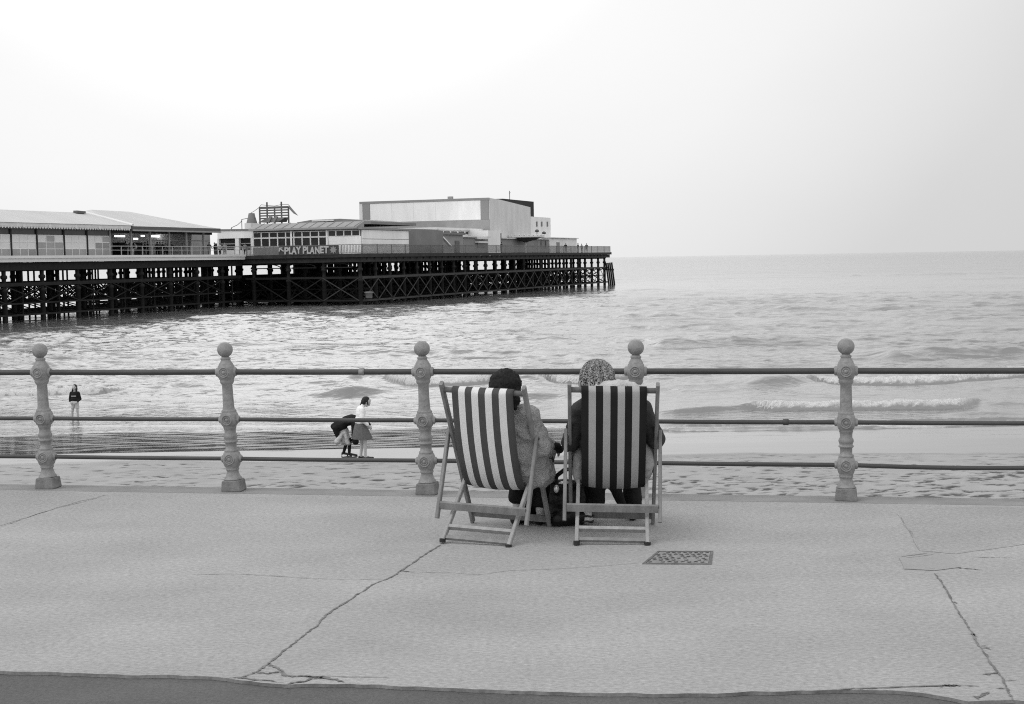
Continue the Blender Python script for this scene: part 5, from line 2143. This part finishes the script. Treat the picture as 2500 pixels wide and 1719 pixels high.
for i in range(nk - 1):
    for j in range(NR):
        th_ = 2 * math.pi * (j + .5) / NR
        dark = math.cos(13 * th_ + (.6 if i > 4 else 0)) < -.35 or (math.cos(26 * th_ + 2.2 * i) > .75 and rnd.random() < .8)  # groove shade painted between the ribs, plus scattered dark mottles of the knit
        m.add([vs[i * NR + j], vs[i * NR + (j + 1) % NR], vs[(i + 1) * NR + (j + 1) % NR], vs[(i + 1) * NR + j]], [(0, 1, 2, 3)], 1 if dark else 0, True)
m.add([vs[(nk - 1) * NR + j] for j in range(NR)], [tuple(range(NR))], 0, True)
hat_ = m.build('knitted_hat', [M['knit'], M['knit_groove']], pr)
bm = bmesh.new()
bm.from_mesh(hat_.data)
bmesh.ops.remove_doubles(bm, verts=bm.verts, dist=1e-6)
bm.to_mesh(hat_.data)
bm.free()

# ------------------------------------------------------------------ person in the left chair: dark hair, fuzzy pale coat
pl = thing('person', 'person with short dark hair and fuzzy pale coat seated in the left deckchair', 'person', (CH_L.x, CH_L.y, 0), RZ_L)
pl.rotation_euler.y = R(.8)
hx = .105
body = head((hx, .245, .885), (.25, 1, -.12))
body += [('c', (.085, .26, .74), (hx, .25, .83), .052, .048), ('e', (.08, .28, .66), (.155, .09, .13)), ('e', (.06, .35, .48), (.14, .10, .14)), ('e', (.05, .42, .40), (.16, .12, .10)), ('c', (-.06, .27, .73), (.22, .27, .73), .055, .055),
         ('c', (-.03, .43, .39), (-.0, .80, .42), .075, .055), ('c', (0, .80, .42), (.03, .68, .10), .05, .033), ('c', (.03, .66, .045), (.05, .83, .033), .034, .028),
         ('c', (.13, .43, .39), (.17, .82, .42), .075, .055), ('c', (.17, .82, .42), (.17, .72, .09), .05, .034), ('c', (.17, .70, .045), (.18, .86, .033), .034, .028),
         ('c', (.235, .28, .72), (.285, .33, .55), .05, .043), ('c', (.285, .33, .55), (.29, .56, .50), .042, .03), ('c', (-.09, .29, .71), (-.13, .36, .54), .05, .043), ('c', (-.13, .36, .54), (.02, .58, .50), .042, .03)]
body += hand((.29, .56, .50), (-.3, .9, -.2), (-.3, 0, -1), 1, .5, 1)
body += hand((.02, .58, .50), (.7, .6, -.1), (0, -.2, -1), 1, .5, -1)
fuse('body', body, M['skin'], pl, .0065, 3)
ct = [('e', (.085, .275, .66), (.185, .115, .15)), ('e', (.08, .33, .52), (.20, .13, .17)), ('e', (.09, .40, .42), (.22, .15, .13)), ('c', (-.07, .27, .735), (.225, .27, .725), .072, .078), ('c', (.085, .26, .75), (hx, .255, .79), .085, .07),
      ('c', (.235, .28, .715), (.285, .335, .55), .075, .075), ('c', (.285, .335, .55), (.285, .50, .51), .074, .058), ('c', (-.09, .29, .70), (-.13, .36, .54), .07, .065), ('c', (-.13, .36, .54), (.0, .56, .50), .062, .05),
      ('c', (.21, .38, .52), (.245, .44, .37), .10, .095), ('c', (.18, .36, .50), (.19, .42, .35), .10, .085), ('e', (.255, .48, .36), (.075, .14, .09))]
fuse('coat', ct, M['fur'], pl, .009, 3, wr=.020, wscale=11, wr2=.003)
m = MB()
gl = fuse('glove_cuff', [('c', (.285, .50, .51), (.29, .57, .50), .042, .036), ('c', (.33, .47, .53), (.345, .54, .50), .03, .028), ('c', (.29, .52, .51), (.34, .50, .52), .03, .03)], M['trousers'], pl, .008, 2)
hr = [('e', (hx, .235, .908), (.098, .112, .101)), ('e', (hx - .005, .195, .86), (.097, .075, .085)), ('c', (hx - .075, .19, .83), (hx - .10, .18, .785), .035, .018), ('c', (hx + .07, .20, .83), (hx + .065, .19, .79), .035, .022), ('c', (hx, .175, .84), (hx - .01, .17, .79), .05, .035)]
fuse('hair', hr, M['hair'], pl, .0065, 2, wr=.011, wscale=24, wr2=.005)
tr_ = [('c', (-.03, .42, .38), (-.0, .80, .42), .088, .066), ('c', (0, .80, .42), (.028, .69, .175), .064, .062), ('c', (.13, .42, .38), (.17, .82, .42), .088, .066), ('c', (.17, .82, .42), (.17, .73, .14), .064, .05), ('e', (.05, .42, .36), (.19, .13, .09))]
fuse('trousers', tr_, M['trousers'], pl, .009, 3, wr=.006, wscale=14)
fuse('shoe', [('c', (.03, .64, .035), (.05, .85, .03), .036, .034)], M['shoe_dark'], pl, .008, 2)
fuse('shoe', [('c', (.17, .68, .035), (.18, .88, .03), .036, .034)], M['shoe_dark'], pl, .008, 2)

# ------------------------------------------------------------------ bags on the ground
bp = G(1388, 1288)
bag = thing('handbag', 'large shiny black handbag with handles standing between the two deckchairs', 'bag', (bp.x, bp.y + .09, 0), R(6))
fuse('bag_body', [('e', (-.0, 0, .14), (.105, .085, .15)), ('c', (-.07, -.04, .05), (.07, -.04, .05), .05, .05), ('c', (-.07, .05, .05), (.07, .05, .05), .05, .05), ('c', (-.075, 0, .25), (.075, 0, .24), .045, .045), ('c', (-.08, 0, .06), (-.075, 0, .25), .055, .04), ('c', (.08, 0, .06), (.075, 0, .25), .055, .04)], M['leather'], bag, .008, 4, wr=.008, wscale=14)
for dy in (-.03, .03):
    m = MB()
    m.tube([(-.08, dy, .26), (-.065, dy - .005, .31), (-.02, dy - .01, .345), (.04, dy - .008, .35), (.075, dy, .32), (.085, dy, .26)], .0075, 8)
    m.build('handle', M['leather'], bag)
m = MB()
m.ball((-.03, -.055, .272), (.035, .012, .010), 12)
m.build('clasp', M['clasp'], bag)
m = MB()
m.ball((-.075, -.05, .235), (.018, .012, .026), 12)
m.build('buckle', M['clasp'], bag)
bp2 = G(1308, 1278)
bag2 = thing('holdall', 'slumped black holdall half hidden under the left deckchair', 'bag', (bp2.x + .01, bp2.y + .13, 0), R(-8))
fuse('bag_body', [('e', (0, 0, .14), (.11, .10, .16)), ('c', (-.06, -.03, .05), (.08, -.03, .05), .055, .055), ('c', (-.06, .05, .06), (.08, .05, .06), .055, .055), ('c', (-.05, 0, .24), (.06, 0, .25), .05, .05)], M['leather'], bag2, .009, 4, wr=.010, wscale=12)
m = MB()
m.tube([(-.06, .0, .27), (-.04, -.02, .33), (.03, -.02, .335), (.06, .0, .27)], .008, 8)
m.build('handle', M['leather'], bag2)

# ------------------------------------------------------------------ people on the beach
def ground_beach(u, v, zadd=0):
    r = ray(u, v)
    y = 36.0
    for _ in range(30):
        z = float(beach_z(np.array(y)))
        y = y * .5 + .5 * (z - CAM_Z) / r.z * r.y
    return Vector((r.x / r.y * y, y, float(beach_z(np.array(y)))))


# child in dark sweatshirt, facing the promenade
p = ground_beach(185, 1027)
ck = thing('person', 'child with long dark hair, dark sweatshirt and pale shorts wading barelegged at left', 'person', (p.x, p.y, p.z), R(180 - 8))
k = .80
body = head((.0, .01, 1.165), (.35, 1, -.25), s=.86)
body += [('c', (0, 0, .99), (0, .0, 1.08), .045, .04), ('e', (0, 0, .90), (.125, .08, .13)), ('e', (0, 0, .70), (.115, .085, .13)), ('c', (-.12, 0, .98), (.12, 0, .98), .045, .045),
         ('c', (-.06, 0, .62), (-.085, .03, .34), .066, .046), ('c', (-.085, .03, .34), (-.10, .0, .06), .044, .032), ('c', (-.10, -.01, .025), (-.115, .12, .02), .03, .024),
         ('c', (.06, 0, .62), (.10, .02, .34), .066, .046), ('c', (.10, .02, .34), (.135, -.02, .06), .044, .032), ('c', (.135, -.03, .025), (.155, .10, .02), .03, .024),
         ('c', (-.14, 0, .965), (-.185, -.01, .76), .04, .033), ('c', (-.185, -.01, .76), (-.09, .12, .64), .032, .024), ('c', (.14, 0, .965), (.185, -.01, .76), .04, .033), ('c', (.185, -.01, .76), (.13, .10, .64), .032, .024)]
body += hand((-.09, .12, .64), (.5, .5, -.5), (1, 0, -.2), .85, .5, 1) + hand((.13, .10, .64), (-.5, .5, -.6), (-1, 0, -.2), .85, .5, -1)
fuse('body', body, M['skin'], ck, .010, 2)
fuse('sweatshirt', [('e', (0, 0, .89), (.145, .10, .15)), ('e', (0, 0, .76), (.145, .11, .10)), ('c', (-.13, 0, .975), (.13, 0, .975), .058, .058), ('c', (-.14, 0, .965), (-.19, -.01, .76), .055, .05), ('c', (-.19, -.01, .76), (-.13, .07, .69), .05, .04), ('c', (.14, 0, .965), (.19, -.01, .76), .055, .05), ('c', (.19, -.01, .76), (.155, .06, .69), .05, .04)], M['trousers'], ck, .012, 2)
m = MB()
m.prism([(-.09, .095, .855), (.09, .095, .855), (.09, .095, .89), (-.09, .095, .89)], (0, .014, 0))
m.build('chest_print', M['print'], ck)
fuse('shorts', [('e', (0, 0, .64), (.13, .10, .09)), ('c', (-.06, 0, .62), (-.075, .015, .46), .08, .07), ('c', (.06, 0, .62), (.085, .015, .46), .08, .07)], M['shorts'], ck, .012, 2)
fuse('hair', [('e', (0, -.025, 1.195), (.083, .088, .09)), ('e', (0, -.05, 1.11), (.085, .06, .10)), ('c', (-.07, .0, 1.16), (-.085, .01, 1.03), .03, .025), ('c', (.07, -.01, 1.16), (.09, .01, 1.00), .032, .028)], M['hair_brown'], ck, .010, 2)

# woman in white top and grey skirt, looking down to the right
p = ground_beach(884, 1120)
wk = thing('person', 'person in white knitted top and dark grey skirt looking down, facing right on wet sand', 'person', (p.x, p.y, p.z), R(-90 + 12))
body = head((.0, .155, 1.40), (.1, 1, -.95), (0, .8, 1), s=1.0)
body += [('c', (0, .02, 1.27), (0, .11, 1.35), .05, .045), ('e', (0, -.01, 1.14), (.15, .10, .17)), ('e', (0, -.02, .90), (.15, .11, .15)), ('c', (-.15, 0, 1.24), (.15, 0, 1.24), .05, .05),
         ('c', (-.08, 0, .84), (-.08, .02, .45), .085, .058), ('c', (-.08, .02, .45), (-.07, -.02, .07), .054, .036), ('c', (-.07, -.03, .035), (-.06, .15, .025), .038, .03),
         ('c', (.08, 0, .84), (.09, .07, .45), .085, .058), ('c', (.09, .07, .45), (.10, .07, .07), .054, .036), ('c', (.10, .06, .035), (.11, .24, .025), .038, .03),
         ('c', (-.17, 0, 1.22), (-.20, -.01, .98), .05, .04), ('c', (-.20, -.01, .98), (-.12, .14, .82), .04, .028), ('c', (.17, 0, 1.22), (.20, .0, .98), .05, .04), ('c', (.20, .0, .98), (.14, .16, .82), .04, .028)]
body += hand((-.12, .14, .82), (.3, .5, -.7), (1, 0, 0), .95, .5, 1) + hand((.14, .16, .82), (-.2, .6, -.7), (-1, 0, 0), .95, .5, -1)
fuse('body', body, M['skin'], wk, .010, 2)
fuse('knitted_top', [('e', (0, -.01, 1.13), (.175, .125, .19)), ('e', (0, -.02, .95), (.185, .14, .15)), ('c', (-.155, 0, 1.24), (.155, 0, 1.24), .068, .068), ('c', (-.17, 0, 1.22), (-.205, -.01, .98), .07, .062), ('c', (-.205, -.01, .98), (-.14, .11, .86), .06, .045), ('c', (.17, 0, 1.22), (.205, .0, .98), .07, .062), ('c', (.205, .0, .98), (.155, .13, .86), .06, .045), ('c', (0, .015, 1.26), (0, .04, 1.31), .075, .06)], M['white_knit'], wk, .012, 2, wr=.008, wscale=9)
m = MB()
ns = 28
m2 = []
for z, rx, ry, cy in ((.50, .235, .25, .02), (.52, .235, .25, .02), (.66, .205, .205, .0), (.78, .18, .165, -.015), (.88, .16, .13, -.02), (.93, .14, .115, -.02)):
    for j in range(ns):
        a = 2 * math.pi * j / ns
        w_ = 1 + .04 * math.cos(7 * a) * (.93 - z) / .4
        m2.append((rx * w_ * math.cos(a), cy + ry * w_ * math.sin(a), z))
m.add(m2, [(i * ns + j, i * ns + (j + 1) % ns, (i + 1) * ns + (j + 1) % ns, (i + 1) * ns + j) for i in range(5) for j in range(ns)] + [tuple(range(5 * ns, 6 * ns))], 0, True)
m.build('skirt', M['skirt'], wk)
fuse('hair', [('e', (0, .125, 1.455), (.088, .10, .085)), ('e', (0, .075, 1.41), (.086, .07, .085)), ('c', (.075, .14, 1.43), (.08, .17, 1.34), .026, .016), ('c', (-.075, .14, 1.43), (-.08, .17, 1.34), .026, .016), ('c', (0, .03, 1.38), (0, .0, 1.33), .04, .025)], M['hair_brown'], wk, .010, 2, wr=.004, wscale=25)
for x, y in ((-.07, -.03), (.10, .06)):
    fuse('shoe', [('c', (x, y - .02, .03), (x + .01, y + .19, .022), .042, .034)], M['shoe_dark'], wk, .010, 2)

# person bending over in a dark coat behind her
p = ground_beach(849, 1113)
bk = thing('person', 'person in dark coat and heeled shoes bending low beside the white topped person', 'person', (p.x - .04, p.y, p.z), R(-90 + 6))
bk.scale = (1, 1, .9)
body = head((.02, .50, .90), (0, .65, -1), (0, 1, .5))
body += [('e', (0, -.10, .83), (.165, .13, .14)), ('e', (0, .12, .98), (.15, .20, .12), (20, 0, 0)), ('c', (-.14, .30, 1.0), (.14, .30, 1.0), .055, .055), ('c', (0, .34, .98), (0, .43, .93), .05, .045),
         ('c', (-.08, -.10, .80), (-.08, .04, .45), .085, .056), ('c', (-.08, .04, .45), (-.07, -.06, .09), .052, .034), ('c', (-.07, -.08, .07), (-.065, .10, .025), .034, .026),
         ('c', (.08, -.10, .80), (.09, .10, .45), .085, .056), ('c', (.09, .10, .45), (.09, .08, .09), .052, .034), ('c', (.09, .06, .07), (.095, .24, .025), .034, .026),
         ('c', (-.17, .30, .98), (-.20, .36, .72), .048, .04), ('c', (-.20, .36, .72), (-.14, .42, .50), .038, .027), ('c', (.17, .30, .98), (.20, .34, .72), .048, .04), ('c', (.20, .34, .72), (.14, .42, .50), .038, .027)]
body += hand((-.14, .42, .50), (.1, .2, -1), (0, 1, 0), .95, .5, 1) + hand((.14, .42, .50), (-.1, .2, -1), (0, 1, 0), .95, .5, -1)
fuse('body', body, M['skin'], bk, .010, 2)
fuse('coat', [('e', (0, .10, .99), (.21, .25, .15), (18, 0, 0)), ('e', (0, -.14, .84), (.22, .20, .17)), ('c', (-.15, .30, 1.0), (.15, .30, 1.0), .08, .08), ('c', (-.15, -.24, .80), (-.12, -.20, .55), .10, .05), ('c', (.15, -.24, .80), (.12, -.19, .55), .10, .05), ('c', (0, -.26, .82), (0, -.22, .60), .12, .05),
              ('c', (-.17, .30, .98), (-.205, .36, .72), .068, .062), ('c', (-.205, .36, .72), (-.15, .41, .55), .06, .048), ('c', (.17, .30, .98), (.205, .34, .72), .068, .062), ('c', (.205, .34, .72), (.15, .41, .55), .06, .048), ('c', (.16, .22, .88), (.18, .24, .42), .08, .09), ('c', (-.14, .22, .88), (-.12, .22, .45), .08, .08)], M['trousers'], bk, .013, 2, wr=.014, wscale=8)
fuse('pale_skirt', [('c', (0, -.06, .70), (0, -.02, .42), .15, .13), ('c', (.13, -.08, .66), (.16, -.20, .44), .05, .09), ('c', (.14, -.02, .66), (.14, .06, .38), .05, .07), ('c', (-.1, -.06, .66), (-.1, -.10, .42), .05, .08)], M['shorts'], bk, .012, 2, wr=.014, wscale=10)
fuse('stockings', [('c', (-.08, -.02, .6), (-.08, .04, .45), .07, .062), ('c', (-.08, .04, .45), (-.07, -.06, .09), .058, .040), ('c', (.08, .0, .6), (.09, .10, .45), .07, .062), ('c', (.09, .10, .45), (.09, .08, .09), .058, .040)], M['trousers'], bk, .011, 2)
for x, y in ((-.07, -.08), (.09, .06)):
    fuse('shoe', [('c', (x, y, .07), (x + .005, y + .20, .024), .040, .030), ('c', (x, y - .02, .06), (x, y - .03, .012), .022, .014)], M['shoe_dark'], bk, .009, 2)
fuse('hair', [('e', (.02, .47, .94), (.09, .09, .09)), ('c', (.02, .52, .95), (.02, .60, .86), .06, .04)], M['hair_brown'], bk, .012, 2)
